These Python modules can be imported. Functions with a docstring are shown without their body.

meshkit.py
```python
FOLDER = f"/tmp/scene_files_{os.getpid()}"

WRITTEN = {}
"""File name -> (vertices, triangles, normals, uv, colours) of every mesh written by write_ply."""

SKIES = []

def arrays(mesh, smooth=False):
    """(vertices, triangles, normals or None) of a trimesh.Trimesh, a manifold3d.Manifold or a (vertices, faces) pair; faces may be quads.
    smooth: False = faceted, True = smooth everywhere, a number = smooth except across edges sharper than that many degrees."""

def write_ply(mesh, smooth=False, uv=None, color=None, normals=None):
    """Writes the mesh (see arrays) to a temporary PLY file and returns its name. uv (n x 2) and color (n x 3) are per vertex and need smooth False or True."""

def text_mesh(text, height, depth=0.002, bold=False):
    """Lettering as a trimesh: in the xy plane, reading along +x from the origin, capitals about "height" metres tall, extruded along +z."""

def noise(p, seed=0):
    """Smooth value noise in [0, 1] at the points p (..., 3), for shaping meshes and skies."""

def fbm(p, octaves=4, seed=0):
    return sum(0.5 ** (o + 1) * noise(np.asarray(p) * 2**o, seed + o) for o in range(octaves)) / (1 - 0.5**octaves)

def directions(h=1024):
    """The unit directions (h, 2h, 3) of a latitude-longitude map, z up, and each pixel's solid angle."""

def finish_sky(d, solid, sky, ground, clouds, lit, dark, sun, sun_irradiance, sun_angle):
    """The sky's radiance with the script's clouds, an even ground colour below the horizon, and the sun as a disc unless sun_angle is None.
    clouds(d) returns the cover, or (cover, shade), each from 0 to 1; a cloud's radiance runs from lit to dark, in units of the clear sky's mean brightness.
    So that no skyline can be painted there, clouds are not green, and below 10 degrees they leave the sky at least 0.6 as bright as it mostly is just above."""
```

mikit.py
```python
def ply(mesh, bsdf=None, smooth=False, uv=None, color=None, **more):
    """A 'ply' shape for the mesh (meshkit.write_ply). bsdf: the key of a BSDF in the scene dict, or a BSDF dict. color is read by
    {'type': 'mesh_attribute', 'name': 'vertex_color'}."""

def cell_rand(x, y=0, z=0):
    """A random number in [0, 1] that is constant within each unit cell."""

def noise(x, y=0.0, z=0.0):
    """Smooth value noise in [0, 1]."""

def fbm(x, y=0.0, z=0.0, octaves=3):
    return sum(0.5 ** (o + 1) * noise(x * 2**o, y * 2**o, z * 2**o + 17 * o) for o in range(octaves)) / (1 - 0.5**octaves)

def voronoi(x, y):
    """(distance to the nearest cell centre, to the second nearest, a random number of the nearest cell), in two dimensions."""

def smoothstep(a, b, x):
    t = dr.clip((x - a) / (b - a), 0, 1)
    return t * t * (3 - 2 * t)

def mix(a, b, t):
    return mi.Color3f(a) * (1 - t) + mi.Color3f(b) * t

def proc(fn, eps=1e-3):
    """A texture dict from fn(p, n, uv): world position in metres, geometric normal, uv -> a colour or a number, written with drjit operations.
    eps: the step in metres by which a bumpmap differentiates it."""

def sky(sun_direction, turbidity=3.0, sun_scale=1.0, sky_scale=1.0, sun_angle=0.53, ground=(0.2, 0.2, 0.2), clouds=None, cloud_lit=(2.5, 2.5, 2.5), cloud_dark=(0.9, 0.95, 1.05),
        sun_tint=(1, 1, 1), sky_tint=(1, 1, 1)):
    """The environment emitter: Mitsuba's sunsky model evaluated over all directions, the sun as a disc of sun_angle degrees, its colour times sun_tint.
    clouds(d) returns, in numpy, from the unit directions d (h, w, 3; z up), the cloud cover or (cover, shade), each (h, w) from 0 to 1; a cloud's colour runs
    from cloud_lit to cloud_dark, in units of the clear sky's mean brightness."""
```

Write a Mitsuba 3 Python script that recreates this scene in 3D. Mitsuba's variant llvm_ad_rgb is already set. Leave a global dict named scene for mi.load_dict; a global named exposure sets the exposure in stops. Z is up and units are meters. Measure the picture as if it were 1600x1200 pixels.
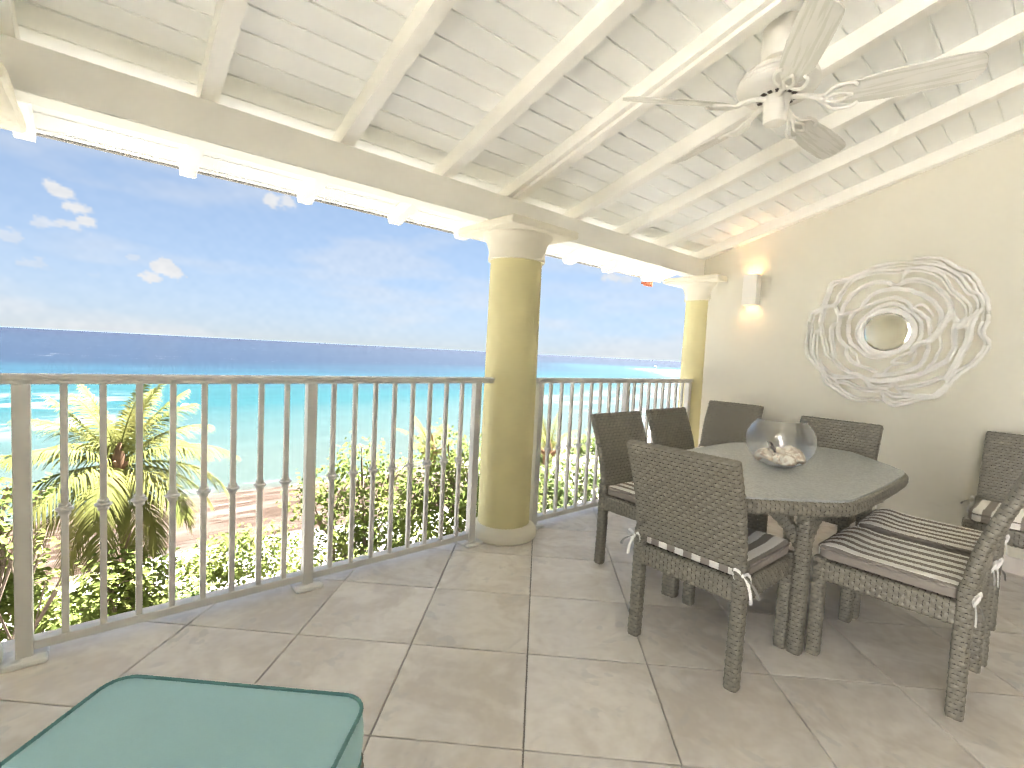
import math, random
import numpy as np
import trimesh
import drjit as dr
import mitsuba as mi
import mikit, meshkit
from shapely.geometry import Polygon, box as sbox
from shapely import affinity

T = mi.ScalarTransform4f
rng = np.random.default_rng(7)
random.seed(7)
scene, labels = {}, {}

# ------------------------------------------------------------------ camera
EYE = np.array([0.0, 0.0, 1.1604])
RIGHT = np.array([0.7622916, -0.6452300, 0.0508893])
UP = np.array([0.0024938, 0.0815533, 0.9966659])
FWD = np.array([0.6472289, 0.7596231, -0.0637765])
FOCAL = 757.3                                   # pixels of a 1600 wide frame
scene['camera'] = {'type': 'perspective', 'fov': float(2 * np.degrees(np.arctan(800 / FOCAL))), 'fov_axis': 'x',
                   'to_world': T().look_at(origin=EYE.tolist(), target=(EYE + FWD).tolist(), up=UP.tolist()),
                   'near_clip': 0.02, 'far_clip': 90000.0}
exposure = 6.55


def ray(x, y):
    """World direction through a photograph pixel (used only to measure where things stand)."""
    d = RIGHT * ((x - 800) / FOCAL) - UP * ((y - 600) / FOCAL) + FWD
    return d / np.linalg.norm(d)


def onz(x, y, z):
    d = ray(x, y)
    return EYE + d * ((z - EYE[2]) / d[2])


def at(x, y, dist):
    d = ray(x, y)
    return EYE + d * (dist / math.hypot(d[0], d[1]))


# ------------------------------------------------------------------ sky and sun
CLOUDS = [(78, 290, .016, .013, 1.0), (98, 303, .022, .016, 1.0), (118, 325, .024, .018, 1.0), (135, 348, .018, .017, 1.0), (82, 350, .030, .011, .75), (112, 352, .030, .013, .9), (142, 368, .010, .010, .7),
          (236, 434, .020, .013, 1.0), (258, 422, .020, .018, 1.0), (274, 430, .014, .013, 1.0), (50, 412, .024, .016, .65), (72, 420, .016, .010, .5),
          (205, 403, .014, .009, .7), (176, 406, .008, .006, .5), (8, 368, .024, .014, .7), (146, 430, .015, .008, .5), (425, 310, .022, .016, 1.0), (452, 318, .024, .020, .95), (550, 422, .016, .011, .75), (568, 426, .008, .007, .5),
          (955, 434, .020, .013, .9), (985, 437, .022, .014, .8), (650, 470, .03, .006, .2), (450, 395, .04, .008, .2), (640, 472, .02, .008, .25)]


def cloud_cover(d):
    cover = np.zeros(d.shape[:2])
    wob = meshkit.fbm(d * 26, 5, 3) - 0.5
    fine = meshkit.fbm(d * 90, 4, 11) - 0.5
    flat = meshkit.fbm(d * np.array([5, 5, 16.0]), 4, 5)
    for x, y, w, h, a in CLOUDS:
        c = ray(x, y)
        az = np.arctan2(d[..., 0], d[..., 1]) - math.atan2(c[0], c[1])
        el = np.arcsin(np.clip(d[..., 2], -1, 1)) - math.asin(c[2])
        r = np.sqrt((az / w) ** 2 + (el / h) ** 2 * np.where(el < 0, 1.6, 1.0))
        cover = np.maximum(cover, a * np.clip((1.0 - r + wob * 2.2 + fine * 1.5) / 0.55, 0, 1) ** 1.3)
    # scattered small cumulus and thin veil over the rest of the sky, of the same sort
    el = np.arcsin(np.clip(d[..., 2], -1, 1))
    veil = 0.27 + np.clip((flat - 0.50) * 1.1, 0, 0.2) + 0.38 * np.exp(-np.clip(el, 0, 2) / 0.11)
    cover = np.maximum(cover, veil)
    return cover, np.clip(0.25 + fine * 0.6, 0, 0.6)


SUN = np.array([0.40, 0.20, 0.90])
scene['sky'] = mikit.sky(SUN, turbidity=3.0, sun_scale=1.0, sky_scale=0.0450, ground=(0.03, 0.045, 0.06), sky_tint=(.83, 1.03, 1.11), sun_tint=(.87, 1.0, 1.27), clouds=cloud_cover,
                         cloud_lit=(2.5, 2.5, 2.5), cloud_dark=(1.6, 1.75, 1.95))

# ------------------------------------------------------------------ materials
noise, fbm, smoothstep, mix, cell = mikit.noise, mikit.fbm, mikit.smoothstep, mikit.mix, mikit.cell_rand


def rgb(c):
    return {'type': 'rgb', 'value': list(c)} if isinstance(c, (tuple, list)) else c


def pbr(name, color, rough=0.6, spec=0.4, bump=None, height=1.0, **more):
    b = {'type': 'principled', 'base_color': rgb(color), 'roughness': rough, 'specular': spec, **{k: rgb(v) for k, v in more.items()}}
    if bump is not None:
        b = {'type': 'bumpmap', 'arbitrary': bump, 'scale': height, 'bsdf': b}
    scene[name] = {'type': 'twosided', 'bsdf': b}


P = mikit.proc


def paint(base, amount=0.05, f=3.0):
    def fn(p, n, uv):
        t = fbm(p.x * f, p.y * f, p.z * f, 3)
        s = noise(p.x * 40, p.y * 40, p.z * 40)
        return mi.Color3f(base) * (1 - amount + 2 * amount * t - 0.02 * s)
    return P(fn)


pbr('m_ceiling', paint((.83, .835, .80), .03), .5)
pbr('m_rafter', paint((.82, .805, .745), .04), .45)
def plaster(p, n, uv):
    t = fbm(p.y * 1.3 + p.x, p.z * 1.7, p.x, 4)
    scuff = smoothstep(.60, .78, fbm(p.x * 7, p.y * 7, p.z * 16, 3)) * smoothstep(.9, .25, p.z)
    return mi.Color3f(.645, .62, .525) * (.955 + .09 * t) * (1 - .10 * scuff)


pbr('m_wall', P(plaster), .8, .2, P(lambda p, n, uv: fbm(p.x * 60, p.y * 60, p.z * 60, 3) + 2.5 * fbm(p.x * 9, p.y * 9, p.z * 9, 3)), .0018)
pbr('m_dim_house_wall', paint((.17, .16, .15), .2, 5), .8, .2)
pbr('m_bounce_wall', paint((.80, .80, .79), .03, 1.5), .8, .2)
pbr('m_shaft', paint((.68, .62, .345), .09, 5), .75, .3, P(lambda p, n, uv: fbm(p.x * 34, p.y * 34, p.z * 22, 4)), .022)
pbr('m_capital', paint((.76, .72, .60), .06, 6), .8, .3, P(lambda p, n, uv: fbm(p.x * 38, p.y * 38, p.z * 28, 4)), .020)
pbr('m_rail', paint((.62, .60, .56), .03, 8), .35, .5)
pbr('m_fascia', (.30, .29, .27), .5)
pbr('m_grout', (.30, .275, .25), .9)

TA, TS, TO = -0.761, 0.4587, (0.2639, 2.2532)


def tile_color(p, n, uv):
    c, s = math.cos(TA), math.sin(TA)
    u, v = ((p.x - TO[0]) * c + (p.y - TO[1]) * s) / TS, (-(p.x - TO[0]) * s + (p.y - TO[1]) * c) / TS
    r, r2 = cell(u, v, 3), cell(u, v, 9)
    x, y = p.x + r * 13, p.y + r2 * 17
    wx, wy = fbm(x * 3, y * 3, 1.0, 3), fbm(x * 3, y * 3, 7.0, 3)
    cl = fbm(x * 5 + wx * 3, y * 5 + wy * 3, 2.0, 4)
    spots = smoothstep(.60, .74, fbm(x * 22 + wx * 6, y * 22, 5.0, 3)) * smoothstep(.48, .66, fbm(x * 4.5, y * 4.5, 8.0, 2))
    fine = fbm(x * 30 + wx * 4, y * 30, 4.0, 3)
    base = mix((.585, .535, .475), (.71, .67, .615), dr.clip(smoothstep(.3, .7, cl) * .75 + (fine - .5) * .8 + .12, 0, 1))
    base = mix(base, (.50, .485, .46), spots * .4)
    return base * (0.945 + .11 * r)


pbr('m_tile', P(tile_color), .30, .5, P(lambda p, n, uv: fbm(p.x * 9, p.y * 9, 0.0, 3)), .0012)


def marble(p, n, uv):
    v = dr.abs(fbm(p.x * 9, p.y * 9, p.z * 9, 4) - .5)
    return mix((.55, .54, .52), (.74, .73, .70), smoothstep(.0, .10, v))


pbr('m_marble', P(marble), .25, .5)


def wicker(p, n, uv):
    # uv.x: 0 in the gaps between strands, where shade is painted in, 1 on a strand; uv.y: each strand's own tone
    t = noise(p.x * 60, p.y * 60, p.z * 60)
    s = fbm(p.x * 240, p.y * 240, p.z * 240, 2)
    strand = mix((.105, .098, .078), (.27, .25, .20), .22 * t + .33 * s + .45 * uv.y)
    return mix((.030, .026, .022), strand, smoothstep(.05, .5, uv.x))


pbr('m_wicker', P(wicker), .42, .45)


def stripes(p, n, uv):
    f = (uv.x - .5) / .0717
    f = f - dr.floor(f)
    s = smoothstep(.23, .26, f) * (1 - smoothstep(.74, .77, f))
    w = .94 + .06 * noise(p.x * 900, p.y * 900, p.z * 900)
    return mix((.26, .235, .205), (.78, .76, .71), s) * w


pbr('m_stripe', P(stripes), .85, .2)
pbr('m_piping', (.24, .215, .19), .85, .2)
pbr('m_ribbon_white', (.80, .79, .76), .7, .2)
pbr('m_ribbon_grey', (.24, .23, .21), .7, .2)


def teal(p, n, uv):
    w = noise(p.x * 700, p.y * 700, p.z * 700)
    return mix((.275, .455, .48), (.345, .535, .56), .25 + .3 * w + .45 * fbm(p.x * 7, p.y * 7, p.z * 7, 3))


pbr('m_teal', P(teal), .8, .25, sheen=.3)
pbr('m_teal_piping', (.10, .22, .22), .8, .2)
pbr('m_frame', paint((.77, .75, .71), .04, 20), .6, .3, P(lambda p, n, uv: fbm(p.x * 90, p.y * 90, p.z * 90, 3)), .003)
scene['m_mirror'] = {'type': 'twosided', 'bsdf': {'type': 'roughconductor', 'material': 'Ag', 'alpha': 0.01}}
pbr('m_fan', paint((.74, .72, .66), .03, 10), .35, .5)


def whitewash(p, n, uv):
    g = fbm(uv.x * 8, uv.y * 130, 0.0, 4)
    return mix((.60, .59, .52), (.68, .665, .61), smoothstep(.35, .6, g))


pbr('m_blade', P(whitewash), .45, .4, P(lambda p, n, uv: fbm(uv.x * 10, uv.y * 140, 0.0, 3)), .0004)
pbr('m_dark', (.07, .06, .05), .5)
pbr('m_sconce', (.74, .72, .66), .5)


def table_glass(p, n, uv):
    return mix((.28, .295, .285), (.36, .375, .36), noise(p.x * 120, p.y * 120, 0.0))


scene['m_table_glass'] = {'type': 'twosided', 'bsdf': {'type': 'bumpmap', 'arbitrary': P(lambda p, n, uv: noise(p.x * 150, p.y * 150, 0.0) + .6 * noise(p.x * 310, p.y * 310, 3.0), 5e-4), 'scale': .0009,
                          'bsdf': {'type': 'principled', 'base_color': P(table_glass), 'roughness': .11, 'specular': .95}}}
scene['m_bowl_glass'] = {'type': 'dielectric', 'int_ior': 1.5, 'ext_ior': 1.0}
pbr('m_shell', P(lambda p, n, uv: mix((.55, .44, .32), (.82, .77, .66), smoothstep(.3, .65, fbm(p.x * 60, p.y * 60, p.z * 60, 3)))), .35, .5)
pbr('m_star', (.09, .075, .07), .7)
pbr('m_terracotta', paint((.45, .16, .10), .1, 14), .8, .2)
pbr('m_boat', (.8, .8, .8), .4)
pbr('m_boat_dark', (.10, .12, .16), .5)

# ground, beach and water
SEA_Z = -8.0
pbr('m_bounce_slab', paint((.045, .045, .045), .05, 1), .8, .2)
pbr('m_bounce_deck', paint((.42, .42, .42), .06, 2), .8, .2)


def shore_y(x):
    """The water line, in numpy or drjit."""
    if isinstance(x, np.ndarray):
        return 32 + .0016 * np.clip(x, 0, 400) ** 2 * .9 + .5 * np.sin(x * .35)
    xx = dr.clip(x, 0, 400)
    return 32 + .0016 * xx * xx * .9 + .5 * dr.sin(x * .35)


def sand_color(p, n, uv):
    s = p.y - shore_y(p.x)
    wob = (fbm(p.x * .25, p.y * .8, 0.0, 3) - .5) * 5
    drift = fbm(p.x * .35, p.y * 2.2, 3.0, 4)
    grain = noise(p.x * 30, p.y * 30, 1.0)
    dry = mix((0.1615, 0.1530, 0.1360), (0.2125, 0.2040, 0.1870), fbm(p.x * 1.2, p.y * 1.2, 5.0, 4)) * (.9 + .15 * grain)
    weed = mix((0.0142, 0.0087, 0.0052), (0.0275, 0.0199, 0.0147), smoothstep(.36, .66, drift)) * (.85 + .25 * noise(p.x * 9, p.y * 16, 2.0))
    m = smoothstep(-10.6, -9.6, s + wob * .35) * (1 - smoothstep(16., 30., p.x + wob))
    m = m * (.93 + .07 * smoothstep(.30, .42, fbm(p.x * .4, p.y * 1.8, 9.0, 3)))
    litter = smoothstep(.55, .7, fbm(p.x * 2.5, p.y * 2.5, 12.0, 4)) * (1 - smoothstep(17., 20., p.y))
    dry = mix(dry, (.22, .18, .12), litter * .6)
    dry = mix((.10, .085, .06), dry, smoothstep(12.5, 15.5, p.y + wob * .4))  # hidden ground near the house, darkened so less light reaches the eave
    return mix(dry, weed, m)


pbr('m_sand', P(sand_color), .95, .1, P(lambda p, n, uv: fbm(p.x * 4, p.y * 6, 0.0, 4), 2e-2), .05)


def sea_color(p, n, uv):
    d = p.y - shore_y(p.x)
    w = (fbm(p.x * .02, p.y * .05, 0.0, 4) - .5)
    dd = d + w * 26 * smoothstep(10., 60., d)
    silt = mix((0.0246, 0.0237, 0.0189), (0.0199, 0.0284, 0.0246), smoothstep(0., 3.5, d + w * 4))
    c = mix(silt, (0.0142, 0.0265, 0.0246), smoothstep(6., 24., dd))
    c = mix(c, (0.0031, 0.0209, 0.0227), smoothstep(20., 50., dd))
    far = dd + (noise(p.x * .012, p.y * .03, 6.0) - .5) * 50
    c = mix(c, (0.0021, 0.0142, 0.0218), smoothstep(75., 135., far))
    reef = fbm(p.x * .012, p.y * .035, 8.0, 4)
    c = mix(c, (0.0021, 0.0104, 0.0180), smoothstep(.54, .68, reef) * smoothstep(40., 60., d) * .5)
    c = mix(c, (0.0008, 0.0040, 0.0107), smoothstep(100., 195., far))
    c = mix(c, (0.0010, 0.0026, 0.0090), smoothstep(400., 2500., d))
    streak = noise(p.x * .05, p.y * .45, 2.0)
    c = c * (.86 + .16 * streak)
    # breaking waves: a patch to the left, a line of surf far to the right, and the wash at the edge
    br = fbm(p.x * .13, p.y * .22, 4.0, 4)
    fl = smoothstep(.44, .66, br * .6 + .4 * fbm(p.x * .5, p.y * .9, 7.0, 3)) * smoothstep(22., 30., d) * (1 - smoothstep(55., 70., d)) * (1 - smoothstep(-3., 6., p.x))
    fr = smoothstep(.50, .60, br) * smoothstep(55., 75., p.x) * (1 - smoothstep(22., 46., d))
    ew = smoothstep(.50, .6, fbm(p.x * .5, p.y * 1.5, 6.0, 3)) * (1 - smoothstep(.4, 2.2, d))
    caps = smoothstep(.88, .91, noise(p.x * .22, p.y * .30, 5.0)) * smoothstep(.5, .7, noise(p.x * .01, p.y * .02, 9.0)) * smoothstep(60., 160., d) * (1 - smoothstep(500., 900., d))
    foam = dr.clip(fl * .6 + fr * .8 + ew * .5 + caps * .18, 0, 1)
    return mix(c, (0.0947, 0.0995, 0.0995), foam)


def sea_bump(p, n, uv):
    return (fbm(p.x * .25, p.y * .6, 0.0, 4) + .35 * noise(p.x * 1.5, p.y * 2.6, 3.0)) / (1 + dr.square(p.y / 140.))


pbr('m_sea', P(sea_color), .24, .10, P(sea_bump, 5e-2), .12)


def leaf_bsdf(name, refl, trans):
    scene[name] = {'type': 'principledthin', 'base_color': refl, 'roughness': .45, 'spec_trans': 0.0, 'diff_trans': trans, 'eta': 1.4}


def leaf_tone(a, b, f):
    return P(lambda p, n, uv: mix(a, b, noise(p.x * f, p.y * f, p.z * f)))


leaf_bsdf('m_leaf', leaf_tone((0.0800, 0.1176, 0.0301), (0.1788, 0.2023, 0.0621), 2.3), .9)
leaf_bsdf('m_leaf_dark', leaf_tone((0.0659, 0.0988, 0.0339), (0.1364, 0.1599, 0.0583), 3.1), .8)
leaf_bsdf('m_palm', leaf_tone((0.0894, 0.1082, 0.0320), (0.2023, 0.1929, 0.0621), 1.7), .8)
pbr('m_bark', paint((.17, .13, .10), .2, 12), .9, .1)
pbr('m_husk', paint((.16, .10, .06), .2, 20), .9, .1)


# ------------------------------------------------------------------ mesh helpers
def add(key, mesh, bsdf, smooth=False, uv=None, **more):
    k, i = key, 0
    while k in scene or k in labels:
        i += 1
        k = f'{key}_{i:03d}'
    scene[k] = mesh if isinstance(mesh, dict) else mikit.ply(mesh, bsdf, smooth=smooth, uv=uv, **more)
    return k


def thing(key, label, cat, group=None):
    k, i = key, 0
    while k in labels or k in scene:
        i += 1
        k = f'{key}_{i:03d}'
    labels[k] = {'label': label, 'category': cat}
    if group:
        labels[k]['group'] = group
    return k


def struct(key, mesh, bsdf, label=None, **more):
    k = add(key, mesh, bsdf, **more)
    labels[k] = {'kind': 'structure'}
    if label:
        labels[k]['label'] = label
    return k


def bbox(x0, x1, y0, y1, z0, z1, r=0.0):
    if r <= 0:
        m = trimesh.creation.box((x1 - x0, y1 - y0, z1 - z0))
        m.apply_translation(((x0 + x1) / 2, (y0 + y1) / 2, (z0 + z1) / 2))
        return m
    pts = []
    for sx in (0, 1):
        for sy in (0, 1):
            for sz in (0, 1):
                c = np.array([(x0, x1)[sx], (y0, y1)[sy], (z0, z1)[sz]])
                d = np.array([1 - 2 * sx, 1 - 2 * sy, 1 - 2 * sz]) * r
                for a in range(3):
                    q = c + d
                    q[a] = c[a]
                    pts.append(q)
    return trimesh.Trimesh(np.array(pts)).convex_hull


def cat(ms):
    return trimesh.util.concatenate(list(ms))


def lathe(profile, n=48, center=(0, 0, 0), noise_amp=0.0, seed=0):
    pr = np.array(profile, float)
    a = np.arange(n) * 2 * np.pi / n
    v = np.stack([pr[:, None, 0] * np.cos(a), pr[:, None, 0] * np.sin(a), np.broadcast_to(pr[:, None, 1], (len(pr), n))], -1).reshape(-1, 3)
    i, j = np.meshgrid(np.arange(len(pr) - 1), np.arange(n), indexing='ij')
    q = np.stack([i * n + j, i * n + (j + 1) % n, (i + 1) * n + (j + 1) % n, (i + 1) * n + j], -1).reshape(-1, 4)
    if noise_amp:
        rad = np.linalg.norm(v[:, :2], axis=1, keepdims=True)
        k = 1 + noise_amp * (meshkit.fbm(v * 9, 3, seed)[:, None] - .5) * 2 / np.maximum(rad, .03)
        v[:, :2] *= k
    m = trimesh.Trimesh(v + np.array(center), np.vstack([q[:, [0, 1, 2]], q[:, [0, 2, 3]]]), process=False)
    return m


def tube(pts, rad, sides=8, closed=False):
    p = np.asarray(pts, float)
    t = np.roll(p, -1, 0) - np.roll(p, 1, 0) if closed else np.gradient(p, axis=0)
    t /= np.linalg.norm(t, axis=1, keepdims=True) + 1e-12
    ref = np.array([0, 0, 1.0]) if np.abs(t[:, 2]).mean() < .8 else np.array([1.0, 0, 0])
    a = np.cross(t, ref)
    a /= np.linalg.norm(a, axis=1, keepdims=True) + 1e-12
    b = np.cross(t, a)
    ang = np.arange(sides) * 2 * np.pi / sides
    rad = np.broadcast_to(rad, (len(p),))
    v = p[:, None] + rad[:, None, None] * (np.cos(ang)[None, :, None] * a[:, None] + np.sin(ang)[None, :, None] * b[:, None])
    L = len(p) if closed else len(p) - 1
    i, j = np.meshgrid(np.arange(L), np.arange(sides), indexing='ij')
    i2 = (i + 1) % len(p)
    q = np.stack([i * sides + j, i * sides + (j + 1) % sides, i2 * sides + (j + 1) % sides, i2 * sides + j], -1).reshape(-1, 4)
    f = np.vstack([q[:, [0, 2, 1]], q[:, [0, 3, 2]]])
    v = v.reshape(-1, 3)
    if not closed:
        n = len(v)
        v = np.vstack([v, p[:1], p[-1:]])
        k = np.arange(sides)
        f = np.vstack([f, np.stack([k, (k + 1) % sides, k * 0 + n], 1), np.stack([(len(p) - 1) * sides + (k + 1) % sides, (len(p) - 1) * sides + k, k * 0 + n + 1], 1)])
    return trimesh.Trimesh(v, f, process=False)


def ribbon(pts, w, side):
    """A flat strip along pts, w wide along the vector side at each point."""
    p, s = np.asarray(pts, float), np.asarray(side, float)
    s = np.broadcast_to(s, p.shape)
    w = np.broadcast_to(w, (len(p),))[:, None]
    v = np.concatenate([p - s * w / 2, p + s * w / 2])
    n, i = len(p), np.arange(len(p) - 1)
    return trimesh.Trimesh(v, np.vstack([np.stack([i, i + 1, n + i + 1], 1), np.stack([i, n + i + 1, n + i], 1)]), process=False)


def chaikin(p, times=2, closed=True, k=.25):
    p = np.asarray(p, float)
    for _ in range(times):
        q = np.roll(p, -1, 0)
        a, b = p * (1 - k) + q * k, p * k + q * (1 - k)
        p = np.stack([a, b], 1).reshape(-1, p.shape[1])
    return p


def smooth_path(p, n):
    """Catmull-Rom through the points, n samples."""
    p = np.asarray(p, float)
    q = np.vstack([2 * p[0] - p[1], p, 2 * p[-1] - p[-2]])
    out = []
    for u in np.linspace(0, len(p) - 1 - 1e-9, n):
        i, t = int(u), u - int(u)
        a, b, c, d = q[i:i + 4]
        out.append(.5 * (2 * b + (c - a) * t + (2 * a - 5 * b + 4 * c - d) * t * t + (3 * b - a - 3 * c + d) * t ** 3))
    return np.array(out)


# ================================================================== terrace floor
FX0, FX1, FY0, FY1 = -1.45, 4.15, -2.6, 2.50
slab = bbox(FX0 - .2, FX1 + .3, FY0 - .2, FY1 - .003, -.32, -.0125)
struct('terrace_floor', slab, 'm_grout', 'beige stone tiled terrace floor laid on the diagonal')
struct('bounce_deck', bbox(-4.6, FX0 - .205, FY0 - .2, FY1 - .003, -.32, -.004), 'm_bounce_deck', 'added unseen pale deck left of the roofed terrace, bouncing sunlight into it')  # added out of view to bounce sunlight under the roof
floor_poly = sbox(FX0, FY0, FX1, FY1)
ca, sa = math.cos(TA), math.sin(TA)


def prism(poly, z0, z1, inset):
    """Convex polygon as a slab whose top edge is chamfered."""
    top = poly.buffer(-inset, join_style=2)
    if top.is_empty or top.geom_type != 'Polygon':
        return None
    a, b = np.array(poly.exterior.coords)[:-1], np.array(top.exterior.coords)[:-1]
    pts = np.vstack([np.c_[a, np.full(len(a), z0)], np.c_[a, np.full(len(a), z1 - inset)], np.c_[b, np.full(len(b), z1)]])
    return trimesh.Trimesh(pts).convex_hull


for i in range(-16, 17):
    for j in range(-16, 17):
        g = 0.0026
        q = Polygon([(i + g / TS, j + g / TS), (i + 1 - g / TS, j + g / TS), (i + 1 - g / TS, j + 1 - g / TS), (i + g / TS, j + 1 - g / TS)])
        q = affinity.affine_transform(q, [TS * ca, -TS * sa, TS * sa, TS * ca, TO[0], TO[1]]).intersection(floor_poly)
        if q.is_empty or q.area < 4e-4 or q.geom_type != 'Polygon':
            continue
        m = prism(q, -.012, rng.uniform(-.0006, .0004), .0014)
        if m is not None:
            add('terrace_floor__tile', m, 'm_tile')

# ================================================================== walls
WX = 4.15
SLOPE = math.tan(0.2672)


def ceil_z(y):
    return 2.165 + (2.28 - y) * SLOPE


def gable(x0, x1, y0, y1, z0=-.3):
    yz = np.array([[y0, z0], [y1, z0], [y1, ceil_z(y1) + .012], [y0, ceil_z(y0) + .012]])
    pts = np.vstack([np.c_[np.full(4, x0), yz], np.c_[np.full(4, x1), yz]])
    return trimesh.Trimesh(pts).convex_hull


w = thing('party_wall', 'cream painted side wall of the terrace with a sloping top, behind the dining table', 'wall')
add(w + '__plaster', gable(WX, WX + .22, FY0, 2.36), 'm_wall')
for k in range(11):
    y1 = 2.2 - k * TS
    if y1 - TS > FY0:
        add(w + '__skirting_tile', bbox(WX - .011, WX - .0005, y1 - TS + .002, y1 - .002, .001, .10, .0015), 'm_tile')
w = thing('party_wall', 'short cream wall stub at the near left end of the terrace, beside the leftmost column', 'wall')
add(w + '__plaster', gable(FX0 - .2, FX0, -.35, 2.36), 'm_wall')
w = thing('party_wall', 'cream wall at the near left end of the terrace, behind the gap left for light from the added deck', 'wall')
add(w + '__plaster', gable(FX0 - .2, FX0, FY0, -2.2), 'm_wall')
w = thing('bounce_wall', 'added unseen white wall at the far end of the added deck, reflecting sun into the terrace', 'wall')
add(w + '__plaster', bbox(-4.9, -4.605, FY0 - .2, FY1, -.3, 3.3), 'm_bounce_wall')  # added out of view as a sunlit reflector for the interior
w = thing('house_wall', 'unseen house wall along the back of the terrace, coloured dark to dim the beam', 'wall')
add(w + '__plaster', bbox(FX0 - .2, WX + .22, FY0 - .2, FY0, -.3, ceil_z(FY0) + .05), 'm_dim_house_wall')  # dark colour chosen to keep bounced light off the beam

# ================================================================== roof: boards, rafters, beam, eave
roof = thing('porch_roof', 'white painted timber roof over the terrace with open rafters and board ceiling', 'roof')
EAVE_Y = 2.94
up = np.array([0, SLOPE, 1.0]) / math.hypot(SLOPE, 1)          # normal of the roof plane, pointing up and out
dn = np.array([0, 1.0, -SLOPE]) / math.hypot(SLOPE, 1)         # down the slope
ROOF = np.eye(4)
ROOF[:3, 0], ROOF[:3, 1], ROOF[:3, 2], ROOF[:3, 3] = [1, 0, 0], dn, up, [0, 2.28, 2.165]
cosr = 1 / math.hypot(SLOPE, 1)


def on_roof(m):
    m.apply_transform(ROOF)
    return m


RX0, RX1 = FX0 - .1, WX + .30
pitch = 0.1127 / cosr
s = (EAVE_Y - 2.28) / cosr
edge = (2.342 - 2.28) / cosr
lines = [edge + k * pitch for k in range(-48, 7)]
lines = [l for l in lines if l < s - .03] + [s]
for a, b in zip(lines[:-1], lines[1:]):
    if 2.28 + a * cosr < FY0 - .1:
        continue
    d = rng.uniform(-.0008, .0008)
    add(roof + '__ceiling_board', on_roof(bbox(RX0, RX1, a + .0024, b - .0024, d, .02 + d, .003)), 'm_ceiling')
add(roof + '__deck', on_roof(bbox(RX0 - .02, RX1 + .02, (FY0 - .15 - 2.28) / cosr, s - .004, .0095, .06)), 'm_ceiling')
add(roof + '__drip_edge', on_roof(bbox(RX0 - .03, RX1 + .03, s - .003, s + .012, -.006, .075, .002)), 'm_fascia')
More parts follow.
